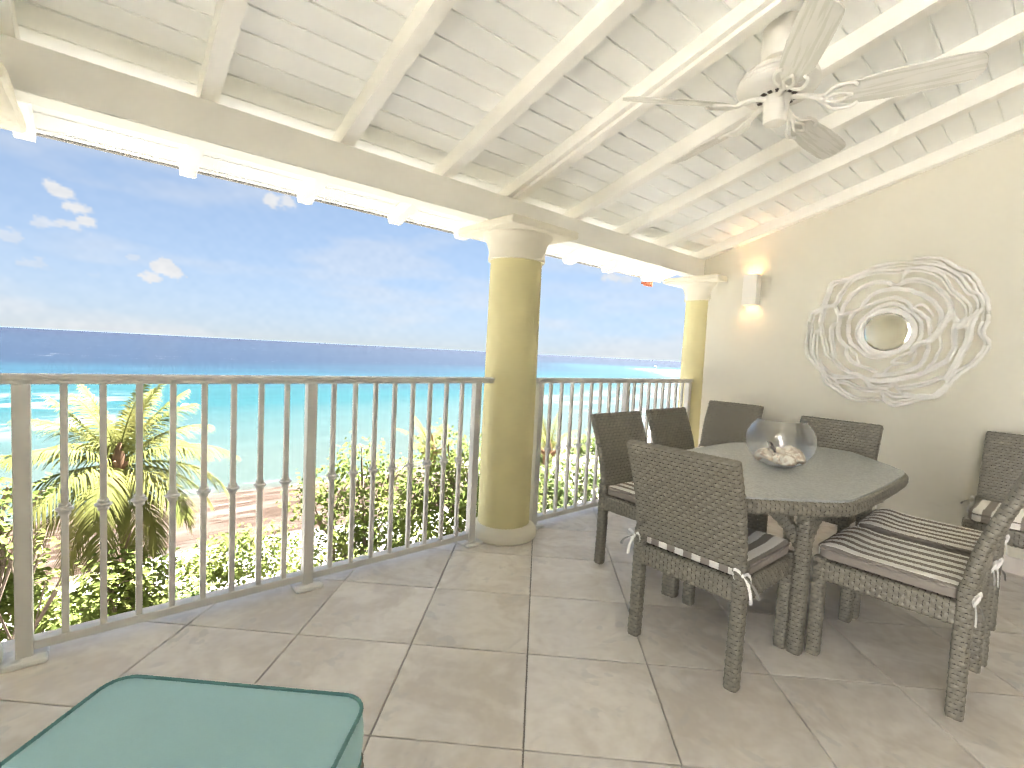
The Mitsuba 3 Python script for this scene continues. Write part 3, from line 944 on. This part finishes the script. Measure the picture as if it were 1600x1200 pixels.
# ================================================================== carved mirror on the wall
mr = thing('wall_mirror', 'round white carved rose mirror hanging on the cream wall above the table', 'mirror')
CURVES = [  # ridges of the carving, as they lie on the wall (units: 1/4.21 photograph pixel, corner at 1220,380); then width
    ([(870, 100), (1040, 95), (1150, 150), (1250, 200), (1310, 280), (1355, 370), (1365, 480), (1335, 590), (1370, 650), (1340, 720), (1270, 800), (1150, 880), (1050, 1000), (920, 1030), (800, 1060), (740, 1070), (690, 1040), (650, 1015)], 15),
    ([(870, 130), (1010, 140), (1120, 175), (1200, 240), (1250, 310), (1310, 340), (1330, 420), (1270, 480), (1235, 495)], 14),
    ([(870, 125), (760, 130), (640, 150), (560, 185), (450, 230), (340, 260), (300, 340), (270, 420), (200, 470), (185, 560), (170, 640), (180, 740), (230, 800), (270, 850), (300, 920), (370, 960), (440, 1010), (540, 1040), (650, 1030)], 15),
    ([(850, 160), (760, 175), (640, 180), (540, 205), (450, 250), (390, 330), (350, 400), (290, 420), (265, 480), (260, 560), (275, 640), (300, 730), (345, 770)], 13),
    ([(800, 240), (830, 180), (900, 160), (1020, 185), (1085, 230), (1140, 310), (1210, 370), (1250, 430), (1235, 495)], 13),
    ([(760, 275), (840, 240), (900, 235), (990, 260), (1050, 300), (1100, 360), (1125, 440), (1080, 490)], 13),
    ([(760, 275), (680, 250), (580, 265), (500, 310), (440, 360), (400, 440), (385, 480)], 13),
    ([(350, 400), (365, 450), (385, 490), (370, 560), (385, 630), (420, 680), (455, 695)], 13),
    ([(385, 490), (440, 455), (510, 440), (560, 370), (630, 320), (700, 300), (800, 295), (870, 310), (960, 345), (1020, 400), (1065, 470), (1040, 540)], 13),
    ([(510, 440), (580, 410), (650, 375), (740, 355), (830, 380), (870, 430), (930, 460), (975, 500), (985, 560), (990, 610)], 13),
    ([(560, 470), (620, 430), (700, 400), (780, 405), (840, 440), (900, 480), (930, 550), (915, 640), (880, 700), (800, 745), (720, 790)], 12),
    ([(870, 430), (920, 400), (970, 430), (1000, 480)], 11),
    ([(510, 440), (460, 480), (440, 560), (455, 650), (500, 690), (560, 740), (640, 755), (720, 735), (830, 690)], 13),
    ([(560, 470), (520, 520), (495, 600), (530, 670), (580, 720), (650, 745)], 12),
    ([(1140, 440), (1160, 520), (1150, 600), (1150, 680), (1110, 760), (1040, 810), (960, 850), (830, 890), (700, 910), (600, 905), (510, 885)], 14),
    ([(1140, 440), (1080, 520), (1040, 590), (980, 640), (920, 660), (850, 700)], 24),
    ([(1235, 495), (1200, 520), (1190, 540), (1150, 560)], 24),
    ([(1300, 450), (1260, 540), (1245, 640), (1200, 720), (1160, 800), (1100, 890), (1100, 920)], 18),
    ([(1190, 540), (1240, 580), (1250, 650)], 14),
    ([(1040, 590), (1055, 680), (1010, 770), (950, 840)], 13),
    ([(980, 640), (965, 730), (920, 800), (820, 850), (680, 870), (600, 880)], 13),
    ([(720, 790), (850, 780), (890, 700)], 11),
    ([(670, 865), (720, 810), (780, 800)], 11),
    ([(345, 770), (340, 690), (325, 620), (330, 550), (375, 520)], 13),
    ([(230, 570), (215, 650), (220, 740), (260, 820), (340, 880), (440, 885), (510, 885)], 14),
    ([(260, 560), (230, 590)], 12),
    ([(345, 770), (390, 820), (450, 855), (540, 890), (600, 950), (700, 950), (760, 930)], 13),
    ([(420, 690), (440, 760), (500, 800), (580, 830), (650, 860)], 12),
    ([(455, 695), (500, 740), (520, 810)], 10),
    ([(340, 920), (420, 920), (510, 960), (600, 975), (680, 980), (740, 1010), (850, 1010), (910, 1020)], 13),
    ([(760, 930), (770, 960), (860, 950), (960, 930), (1040, 900), (1100, 890)], 13),
    ([(690, 1040), (660, 980), (640, 950)], 12),
    ([(760, 960), (820, 1000), (920, 1000), (1000, 1010)], 12),
    ([(1100, 920), (1060, 960), (1000, 1010), (940, 1030)], 18),
    ([(340, 880), (380, 930)], 12), ([(270, 850), (340, 920)], 13),
]
branches = []
MX = WX - .020
for pts, wd in CURVES:
    q = np.array(pts, float) / 4.21 + [1220, 380]
    p3 = np.array([EYE + ray(*a) * ((MX - EYE[0]) / ray(*a)[0]) for a in q])
    p3 = smooth_path(p3, 14 * (len(p3) - 1))
    # knobbly hand-carved line
    n_ = meshkit.fbm(p3 * 26, 3, 2)
    p3[:, 1] += .006 * (meshkit.fbm(p3 * 24, 2, 5) - .5) * 2
    p3[:, 2] += .006 * (meshkit.fbm(p3 * 24, 2, 9) - .5) * 2
    t = np.linspace(0, 1, len(p3))
    rad = wd / 15 * .0125 * (.75 + .55 * n_)
    ends = np.clip(np.minimum(t, 1 - t) * 12, .55, 1)
    p3[:, 0] = MX + .004 - .014 * (meshkit.fbm(p3 * 6, 2, 4) - .3)
    tb_ = tube(p3, rad * ends * .86, 9)
    vv = np.array(tb_.vertices)
    vv[:, 0] = MX - .002 + (vv[:, 0] - MX) * 1.45
    tb_.vertices = vv
    branches.append(tb_)
    if len(pts) > 4:                                       # each bough is carved as a main ridge with a thinner one beside it
        c0 = np.array([MX, .902, 1.437])
        p4 = c0 + (p3 - c0) * (.955 - .03 * (meshkit.fbm(p3 * 5, 2, 7) - .5))[:, None]
        p4[:, 0] = p3[:, 0] + .004
        branches.append(tube(p4, rad * ends * .62, 7))
add(mr + '__frame', cat(branches), 'm_frame', smooth=True)
MC = np.array([WX, .902, 1.437])
ring = [(.131, .004), (.165, .004), (.167, .014), (.158, .026), (.146, .030), (.136, .026), (.131, .018)]
m = lathe(ring, 64)
v = np.array(m.vertices)
m.vertices = np.c_[MC[0] - v[:, 2], MC[1] + v[:, 0], MC[2] + v[:, 1]]
m.fix_normals()
add(mr + '__inner_ring', m, 'm_frame', smooth=50)
glass = lathe([(0, .0165), (.118, .0165), (.1315, .0135)], 64)
v = np.array(glass.vertices)
glass.vertices = np.c_[MC[0] - v[:, 2], MC[1] + v[:, 0], MC[2] + v[:, 1]]
add(mr + '__glass', glass, 'm_mirror')

# ================================================================== ceiling fan
fn = thing('ceiling_fan', 'white five bladed ceiling fan hanging from the board ceiling', 'fan')
FC = np.array([2.123, .907, 2.216])
zc = ceil_z(FC[1])
add(fn + '__canopy', lathe([(0, .19), (.045, .19), (.062, .196), (.070, .21), (.072, .235), (.070, .24), (.072, .245), (.072, zc - FC[2] + .03)], 40, FC), 'm_fan', smooth=40)
add(fn + '__screw', trimesh.creation.icosphere(1, .006).apply_translation(FC + [-.069 * .75, -.069 * .66, .225]), 'm_dark')
add(fn + '__downrod', lathe([(.016, .15), (.016, .2), (.030, .2), (.030, .185), (.02, .175)], 20, FC), 'm_fan')
mot = [(.0, .045), (.055, .045), (.10, .047), (.135, .060), (.152, .082), (.155, .090), (.150, .098), (.146, .108), (.150, .113), (.142, .128), (.118, .146), (.08, .160), (.03, .168), (0, .168)]
add(fn + '__motor', lathe(mot, 64, FC), 'm_fan', smooth=40)
slots = [bbox(.058, .076, -.007, .007, .0405, .0452).apply_transform(trimesh.transformations.rotation_matrix(a, [0, 0, 1])) for a in np.arange(16) * np.pi / 8]
add(fn + '__vent', cat(slots).apply_translation(FC), 'm_dark')
add(fn + '__switch_cup', lathe([(0, -.058), (.040, -.058), (.046, -.050), (.048, .02), (.052, .028), (.052, .046)], 40, FC), 'm_fan', smooth=40)
sw = bbox(-.006, .006, -.0025, .0025, -.016, .016, .002)
sw.apply_transform(trimesh.transformations.rotation_matrix(math.radians(-22), [0, 0, 1]))
sw.apply_translation(FC + np.array([-.047 * .92, -.047 * .40, -.012]) * [1, 1, 1])
sw.apply_translation((.02, -.030, 0))
add(fn + '__switch', sw, 'm_sconce')
for k in range(5):
    th = 4.975 - k * 2 * np.pi / 5
    L0, L1, W = .205, .63, .062
    outl2 = chaikin([(L0, -W * .55), (L0 + .10, -W * .98), (L1 - .03, -W * 1.04), (L1, -W * .6), (L1 + .006, 0), (L1, W * .6), (L1 - .03, W * 1.04), (L0 + .10, W * .98), (L0, W * .55), (L0 - .012, 0)], 2)
    bl = trimesh.creation.extrude_polygon(Polygon(outl2), .006, engine='earcut')
    bl = bl.subdivide_to_size(.04)
    uv = np.array(bl.vertices)[:, :2].copy()
    tilt = trimesh.transformations.rotation_matrix(-.36, [1, 0, 0])
    spin = trimesh.transformations.rotation_matrix(th, [0, 0, 1])
    spin[:3, 3] = FC + [0, 0, .0]
    bl.apply_transform(spin @ tilt)
    bk = add(fn + '__blade', bl, 'm_blade', uv=uv)
    iron = []
    for sy in (-1, 1):
        iron.append(tube(smooth_path([(.06, 0, .034), (.13, sy * .006, .018), (.175, sy * .030, -.004), (.20, sy * .052, -.006), (.255, sy * .056, -.006), (.275, sy * .040, -.006)], 26), .0062, 7))
        iron.append(tube(smooth_path([(.165, sy * .004, -.004), (.205, sy * .018, -.006), (.235, sy * .012, -.006), (.26, 0, -.006)], 16), .0055, 7))
    iron.append(tube([(.05, 0, .038), (.10, 0, .030), (.15, 0, .010), (.17, 0, -.003)], [.012, .011, .010, .009], 8))
    ir = cat(iron)
    v = np.array(ir.vertices)
    far = np.clip((v[:, 0] - .12) / .06, 0, 1)
    ca_, sa_ = math.cos(-.36), math.sin(-.36)
    y2, z2 = v[:, 1] * ca_ - v[:, 2] * sa_, v[:, 1] * sa_ + v[:, 2] * ca_
    v[:, 1], v[:, 2] = v[:, 1] * (1 - far) + y2 * far, v[:, 2] * (1 - far) + z2 * far
    ir.vertices = v
    ir.apply_transform(spin)
    add(bk + '__blade_iron', ir, 'm_fan', smooth=True)

# ================================================================== beach and sea
gx = np.r_[np.linspace(-300, -40, 27), np.linspace(-38, 60, 99), np.linspace(65, 400, 40)]
gy = np.r_[np.linspace(-60, 6, 20), np.linspace(7, 48, 84), np.linspace(52, 140, 30)]
GX, GY = np.meshgrid(gx, gy, indexing='ij')


def ground_z(x, y):
    d = shore_y(x) - y
    z = SEA_Z + np.where(d > 0, .055 * d, .06 * d)
    z = np.where(d > 9, SEA_Z + .495 + .07 * (d - 9), z)
    z = np.minimum(z, SEA_Z + 1.15)
    return z + .10 * (meshkit.fbm(np.stack([x * .3, y * .3, x * 0], -1), 3, 2) - .5) * (d > 2)


GZ = ground_z(GX, GY)
V = np.stack([GX, GY, GZ], -1).reshape(-1, 3)
idx = np.arange(len(V)).reshape(GX.shape)
q = np.stack([idx[:-1, :-1], idx[1:, :-1], idx[1:, 1:], idx[:-1, 1:]], -1).reshape(-1, 4)
struct('beach', trimesh.Trimesh(V, np.vstack([q[:, [0, 1, 2]], q[:, [0, 2, 3]]]), process=False), 'm_sand', 'pale sand beach strewn with a brown band of seaweed', smooth=True)
sx_ = np.r_[-60000, -9000, -1500, -300, 0, 300, 1500, 9000, 60000]
sy_ = np.r_[-100, 28, 200, 1000, 6000, 60000]
SXX, SYY = np.meshgrid(sx_, sy_, indexing='ij')
V = np.stack([SXX, SYY, np.full(SXX.shape, SEA_Z)], -1).reshape(-1, 3)
idx = np.arange(len(V)).reshape(SXX.shape)
q = np.stack([idx[:-1, :-1], idx[1:, :-1], idx[1:, 1:], idx[:-1, 1:]], -1).reshape(-1, 4)
struct('sea', trimesh.Trimesh(V, np.vstack([q[:, [0, 1, 2]], q[:, [0, 2, 3]]]), process=False), 'm_sea', 'turquoise sea turning deep blue toward the horizon')
lr = thing('bounce_slab', 'added flat slab hidden under the terrace edge, bouncing sunlight up to eave and ceiling', 'roof')
add(lr + '__slab', bbox(-9, 14, 2.06, 8.3, -3.6, -3.1), 'm_bounce_slab')  # added out of view; its tone sets the light on eave and ceiling
# the house below the terrace
struct_house = thing('house', 'cream house front below the terrace slab', 'house')
add(struct_house + '__wall', bbox(-9, 14, FY0 - 4, 2.05, -8.2, -.325), 'm_wall')


# ================================================================== plants
def leaves(centers, dirs, size, rs, fold=.25):
    """One mesh of ovate leaves: centre, facing direction, size."""
    n = len(centers)
    d = dirs / np.linalg.norm(dirs, axis=1, keepdims=True)
    r = rs.normal(size=(n, 3))
    a = np.cross(d, r)
    a /= np.linalg.norm(a, axis=1, keepdims=True)
    b = np.cross(d, a)
    s = size[:, None]
    shape = [(-.5, 0), (-.18, .33), (.22, .30), (.52, 0), (.22, -.30), (-.18, -.33)]
    pts = np.stack([centers + a * s * u + b * s * w_ + d * s * (fold * abs(w_) - .12 * u * u) for u, w_ in shape], 1)
    f = np.array([(0, 1, 3), (1, 2, 3), (0, 3, 5), (3, 4, 5)])
    F_ = (np.arange(n)[:, None, None] * 6 + f[None]).reshape(-1, 3)
    return trimesh.Trimesh(pts.reshape(-1, 3), F_, process=False)


def leafy(name, label, cat_, clumps, count, size, mat, trunk_at, seed, group=None, open_=.35, stems=5, limb=.05):
    """A bush or tree: leaf clumps (x, y, z, rx, ry, rz) filled with twig tufts, limbs from the foot to each clump."""
    rs = np.random.default_rng(seed)
    k = thing(name, label, cat_, group)
    C_, D_ = [], []
    vol = np.array([c[3] * c[4] * c[5] for c in clumps])
    tufts = []
    for c, v_ in zip(clumps, vol / vol.sum()):
        nt = max(3, int(count * v_ / 9))
        u = rs.normal(size=(nt, 3))
        u /= np.linalg.norm(u, axis=1, keepdims=True)
        rad = rs.uniform(.25, 1, (nt, 1)) ** .45
        keep = meshkit.fbm(u * 2.2 + seed, 2, seed) > open_
        u, rad = u[keep], rad[keep]
        p = np.array(c[:3]) + u * rad * np.array(c[3:])
        tufts.append(p)
        for q, uu in zip(p, u):
            m_ = rs.integers(6, 13)
            off = rs.normal(size=(m_, 3)) * size * 1.05
            C_.append(q + off)
            D_.append(uu * .45 + np.array([0, 0, 1.0]) + rs.normal(size=(m_, 3)) * .55)
    C_, D_ = np.vstack(C_), np.vstack(D_)
    gz = ground_z(C_[:, 0], C_[:, 1])
    ok = C_[:, 2] > gz + .05
    C_, D_ = C_[ok], D_[ok]
    add(k + '__crown', leaves(C_, D_, size * rs.uniform(.65, 1.25, len(C_)), rs), mat)
    limbs = []
    foot = np.array(trunk_at, float)
    for c, tf in zip(clumps, tufts):
        mid = (foot + np.array(c[:3])) / 2 + rs.normal(size=3) * .12 * np.linalg.norm(np.array(c[:3]) - foot) * np.array([1, 1, .3])
        th = .05 * max(c[3:])
        limbs.append(tube(smooth_path([foot, mid, c[:3]], 10), np.linspace(limb + th * .4 * limb / .05, .4 * limb, 10), 6))
        for q in tf[rs.permutation(len(tf))[:stems]]:
            limbs.append(tube(smooth_path([np.array(c[:3]) * .7 + mid * .3, (np.array(c[:3]) + q) / 2 + rs.normal(size=3) * .06, q], 6), np.linspace(.02, .005, 6), 5))
    add(k + '__trunk', cat(limbs), 'm_bark', smooth=True)
    return k


def clump(px, py, dist, rx, rz, ry=None):
    c = at(px, py, dist)
    return (*c, rx, ry or rx, rz)


def foot(px, dist):
    c = at(px, 700, dist)
    return (c[0], c[1], float(ground_z(np.array([c[0]]), np.array([c[1]]))[0]) - .1)


LG = .105
leafy('sea_grape_tree', 'bright green leafy tree spreading behind the right half of the long railing', 'tree',
      [clump(520, 765, 11.5, .75, .55), clump(565, 722, 11.5, .7, .45), clump(610, 745, 11.3, .7, .5), clump(540, 820, 11, .8, .6), clump(600, 815, 11, .8, .6), clump(480, 790, 11.8, .45, .35), clump(520, 870, 10.6, .8, .55), clump(590, 880, 10.4, .8, .6), clump(555, 935, 10.2, .9, .6)],
      6000, LG, 'm_leaf', foot(560, 11), 3)
leafy('sea_grape_tree', 'dense tall green tree right behind the free-standing column, topping the railing collars', 'tree',
      [clump(700, 702, 10.5, .6, .5), clump(740, 725, 10.5, .65, .6), clump(670, 750, 10.5, .6, .5), clump(640, 790, 10.3, .6, .5), clump(700, 775, 10.3, .8, .6), clump(760, 790, 10.3, .8, .6), clump(660, 845, 10, .8, .6), clump(730, 840, 10, .9, .7), clump(790, 770, 10.6, .8, .7), clump(800, 850, 10, .9, .7), clump(690, 905, 9.8, .9, .6)],
      9500, LG, 'm_leaf', foot(710, 10.3), 4)
leafy('sea_grape_bush', 'green bush below the right railing, seen between its thin balusters and the column', 'bush',
      [clump(850, 745, 12.5, .8, .55), clump(885, 760, 12.5, .8, .6), clump(925, 745, 13, .9, .6), clump(850, 790, 12, .9, .6), clump(900, 800, 12, .9, .6), clump(960, 760, 13.5, 1.0, .7), clump(1010, 760, 14, 1.2, .8)],
      5600, LG * 1.1, 'm_leaf_dark', foot(890, 12.4), 5)
low = [('low round leaved bush behind the third and fourth balusters, under the palm crown', [(172, 905), (200, 890), (232, 905), (182, 940), (216, 935), (200, 965)], 12.1, 'm_leaf', 6),
       ('low green bush in the gap between the first post and the palm trunk', [(105, 955), (135, 940), (85, 975), (150, 965), (60, 985)], 15, 'm_leaf', 7),
       ('low bright green creeping bush between the palm and the middle post', [(300, 890), (335, 870), (365, 850), (310, 920), (350, 895)], 16.5, 'm_leaf', 8),
       ('low bright green creeping bush directly left of the middle post', [(395, 850), (430, 838), (410, 875), (445, 870), (385, 890), (465, 890)], 16.5, 'm_leaf', 9),
       ('dark leaved bush at the foot of the slope, below the palm trunk', [(165, 985), (245, 965), (275, 945), (225, 990), (285, 970)], 12.6, 'm_leaf_dark', 10),
       ('small bush at the left edge of the view, left of the first railing post', [(5, 895), (0, 940), (25, 930), (10, 975), (-15, 915)], 13.5, 'm_leaf', 11)]
for lab, pts, dist, mat, sd in low:
    leafy('sea_grape_bush', lab, 'bush', [clump(x, y, dist + .4 * ((i * 7) % 3 - 1), .62, .38) for i, (x, y) in enumerate(pts)], 1800, .135, mat, foot(sum(p[0] for p in pts) / len(pts), dist), sd, open_=.40, stems=4, limb=.018)
leafy('sea_grape_tree', 'tree at the left edge of the view with loose boughs before the water', 'tree',
      [clump(8, 768, 9.5, .30, .10), clump(42, 772, 9.3, .26, .08), clump(-5, 795, 9.3, .30, .12), clump(10, 858, 9.2, .30, .12), clump(55, 862, 9.2, .22, .06), clump(72, 905, 9.2, .16, .05), clump(-70, 830, 9, .45, .7)],
      900, LG * .95, 'm_leaf', foot(-300, 9), 12, limb=.022)
for i, (px, py, dist, lab) in enumerate([(905, 700, 45, 'small dark beach tree far off on the white sand beyond the right railing, left one'), (930, 692, 47, 'small dark beach tree far off on the white sand beyond the right railing, right one'),
                                         (838, 705, 30, 'pale green beach tree beside the free-standing column, beyond the right railing')]):
    leafy('beach_tree', lab, 'tree', [clump(px, py, dist, 1.4, .8), clump(px + 14, py + 8, dist, 1.3, .7), clump(px - 12, py + 10, dist, 1.2, .7)], 900, .28, 'm_leaf_dark', foot(px, dist), 30 + i, open_=.3)


def frond(base, az, elev, length, droop, rs, width=.55, pairs=46):
    """A feather frond: rachis curving over and leaflets hanging off both sides."""
    n = 22
    t = np.linspace(0, 1, n)
    ang = elev - droop * t ** 1.3
    step = length / (n - 1)
    hor = np.r_[0, np.cumsum(np.cos(ang[:-1]) * step)]
    ver = np.r_[0, np.cumsum(np.sin(ang[:-1]) * step)]
    hd = np.array([math.sin(az), math.cos(az), 0])
    sd = np.array([hd[1], -hd[0], 0])
    p = np.array(base) + hor[:, None] * hd + np.array([0, 0, 1]) * ver[:, None]
    p = p + sd * (.12 * length * rs.uniform(-1, 1) * t ** 2)[:, None]
    ms = [tube(p, np.linspace(.026, .005, n), 5)]
    for s_ in (-1, 1):
        for u in np.linspace(.13, .995, pairs):
            u = min(.999, u + rs.uniform(-.008, .008))
            i = min(n - 2, int(u * (n - 1)))
            fr = u * (n - 1) - i
            b = p[i] * (1 - fr) + p[i + 1] * fr
            tan = p[i + 1] - p[i]
            tan /= np.linalg.norm(tan)
            upv = np.cross(sd, tan)
            upv *= np.sign(upv[2]) or 1
            L = width * (math.sin(math.pi * min(1, u * .80 + .20)) ** .6 * .85 + .15) * rs.uniform(.85, 1.1)
            out_ = sd * s_ * .80 + tan * (.45 + .4 * u) + upv * .18 + rs.normal(size=3) * .06
            out_ /= np.linalg.norm(out_)
            q = np.linspace(0, 1, 5)[:, None]
            pts = b + out_ * L * q + np.array([0, 0, -1]) * (L * .62 * q ** 2)
            wv = np.cross(out_, upv)
            wv /= np.linalg.norm(wv) + 1e-9
            ms.append(ribbon(pts, np.array([.013, .026, .027, .016, .002]), wv))
    return cat(ms)


def palm(label, crown, ground, fronds, length, seed, nuts=True, trunk_r=.13, pairs=46, width=.55):
    rs = np.random.default_rng(seed)
    k = thing('palm_tree', label, 'palm')
    crown = np.array(crown)
    foot_ = np.array(ground)
    mid = (crown + foot_) / 2 + [.08, .1, 0]
    tp = smooth_path([foot_, mid, crown - [0, 0, .15]], 60)
    rad = np.linspace(trunk_r * 1.25, trunk_r * .8, 60) * (1 + .05 * (np.arange(60) % 3 == 0))
    add(k + '__trunk', tube(tp, rad, 14), 'm_bark', smooth=True)
    heart = [tube([crown + [0, 0, -.35], crown + [0, 0, -.05], crown + [.02, 0, .30], crown + [.03, 0, .55]], [.15, .17, .11, .03], 10)]
    for i in range(9):
        a = i * 2.4
        d = np.array([math.sin(a), math.cos(a), 0])
        heart.append(tube([crown + d * .05 + [0, 0, -.1], crown + d * .18 + [0, 0, .08], crown + d * .34 + [0, 0, .22]], [.07, .05, .028], 6))
    add(k + '__crownshaft', cat(heart), 'm_husk', smooth=True)
    for az, el, ln, dr_ in fronds:
        add(k + '__frond', frond(crown + [0, 0, .08], math.radians(az), math.radians(el), length * ln, math.radians(dr_), rs, width, pairs), 'm_palm')
    if nuts:
        for i in range(7):
            a = 2.0 + i * 1.1
            c = crown + [.24 * math.sin(a), .24 * math.cos(a), -.18 - .06 * (i % 3)]
            m_ = trimesh.creation.icosphere(2, .10)
            m_.vertices = np.array(m_.vertices) * [.9, .9, 1.2]
            add(k + '__coconut', m_.apply_translation(c), 'm_husk', smooth=True)


pc = at(184, 732, 13)
FR = [(30, 70, .95, 40), (330, 66, .95, 42), (300, 52, 1.0, 55), (60, 58, 1.0, 50), (275, 60, .92, 16), (290, 80, .9, 22), (60, 82, .95, 18), (75, 74, .95, 22), (88, 64, 1.0, 32), (80, 44, 1.0, 58), (95, 28, 1.15, 66), (100, 8, 1.15, 74), (85, -8, 1.1, 66), (110, -25, 1.0, 56),
      (130, -45, 1.0, 40), (268, 24, 1.2, 46), (262, 2, 1.15, 62), (270, -15, 1.15, 58), (250, -30, 1.1, 50), (235, -48, 1.05, 36), (205, -50, 1.05, 36), (160, -50, 1.0, 36),
      (200, 0, .9, 82), (140, 0, 1.0, 76), (225, 10, 1.0, 76), (0, 40, 1.0, 60), (320, 30, 1.0, 66), (45, 30, 1.0, 66), (120, 36, .95, 70), (240, 40, .95, 66)]
palm('tall coconut palm with yellow green drooping fronds standing on the beach behind the left railing', pc, (.55, 13.2, float(ground_z(np.array([.55]), np.array([13.2]))[0]) - .1), FR, 2.02, 5, True, .12, 58, .60)
pc2 = at(672, 712, 12.5)
palm('small palm half hidden among the trees left of the free-standing column', pc2, foot(672, 12.5), [(250, 70, 1, 40), (285, 55, 1, 45), (320, 75, 1, 30), (60, 60, 1, 55), (240, 40, 1, 55)], 1.1, 6, False, .06, 26, .30)
pc3 = at(856, 712, 16)
palm('young palm with upright fronds beyond the right railing beside the column', pc3, foot(856, 16), [(330, 80, 1, 18), (70, 62, 1.1, 25), (280, 70, .9, 25), (100, 50, 1, 50), (20, 75, 1, 25), (250, 55, .9, 40)], 1.5, 7, False, .08, 26, .34)


# ================================================================== boats far out
def boat(key, label, pos, L, yaw, mast):
    k = thing(key, label, 'boat')
    hull = chaikin([(-.5, -.16), (.2, -.18), (.5, 0), (.2, .18), (-.5, .16)], 2) * L
    a = np.c_[hull, np.full(len(hull), .14 * L)]
    b = np.c_[hull * [.9, .6], np.full(len(hull), -.04 * L)]
    M = trimesh.transformations.rotation_matrix(yaw, [0, 0, 1])
    M[:3, 3] = pos
    add(k + '__hull', trimesh.Trimesh(np.vstack([a, b])).convex_hull.apply_transform(M), 'm_boat')
    add(k + '__cabin', bbox(-.3 * L, .15 * L, -.1 * L, .1 * L, .13 * L, .27 * L, .02 * L).apply_transform(M), 'm_boat')
    add(k + '__window_band', bbox(-.28 * L, .152 * L, -.102 * L, .102 * L, .18 * L, .23 * L).apply_transform(M), 'm_boat_dark')
    if mast:
        add(k + '__mast', tube([(0, 0, .2 * L), (0, 0, mast * L)], .02 * L, 6).apply_transform(M), 'm_boat')


p_ = onz(1024, 575, SEA_Z)
boat('motor_boat', 'white boat far out on the blue water near the horizon, right of the column', (p_[0], p_[1], SEA_Z), 9, .5, .45)
p_ = onz(291, 635, SEA_Z)
boat('dinghy', 'tiny white dinghy on the turquoise water behind the left railing, right of the palm', (p_[0], p_[1], SEA_Z), 1.3, .2, 0)
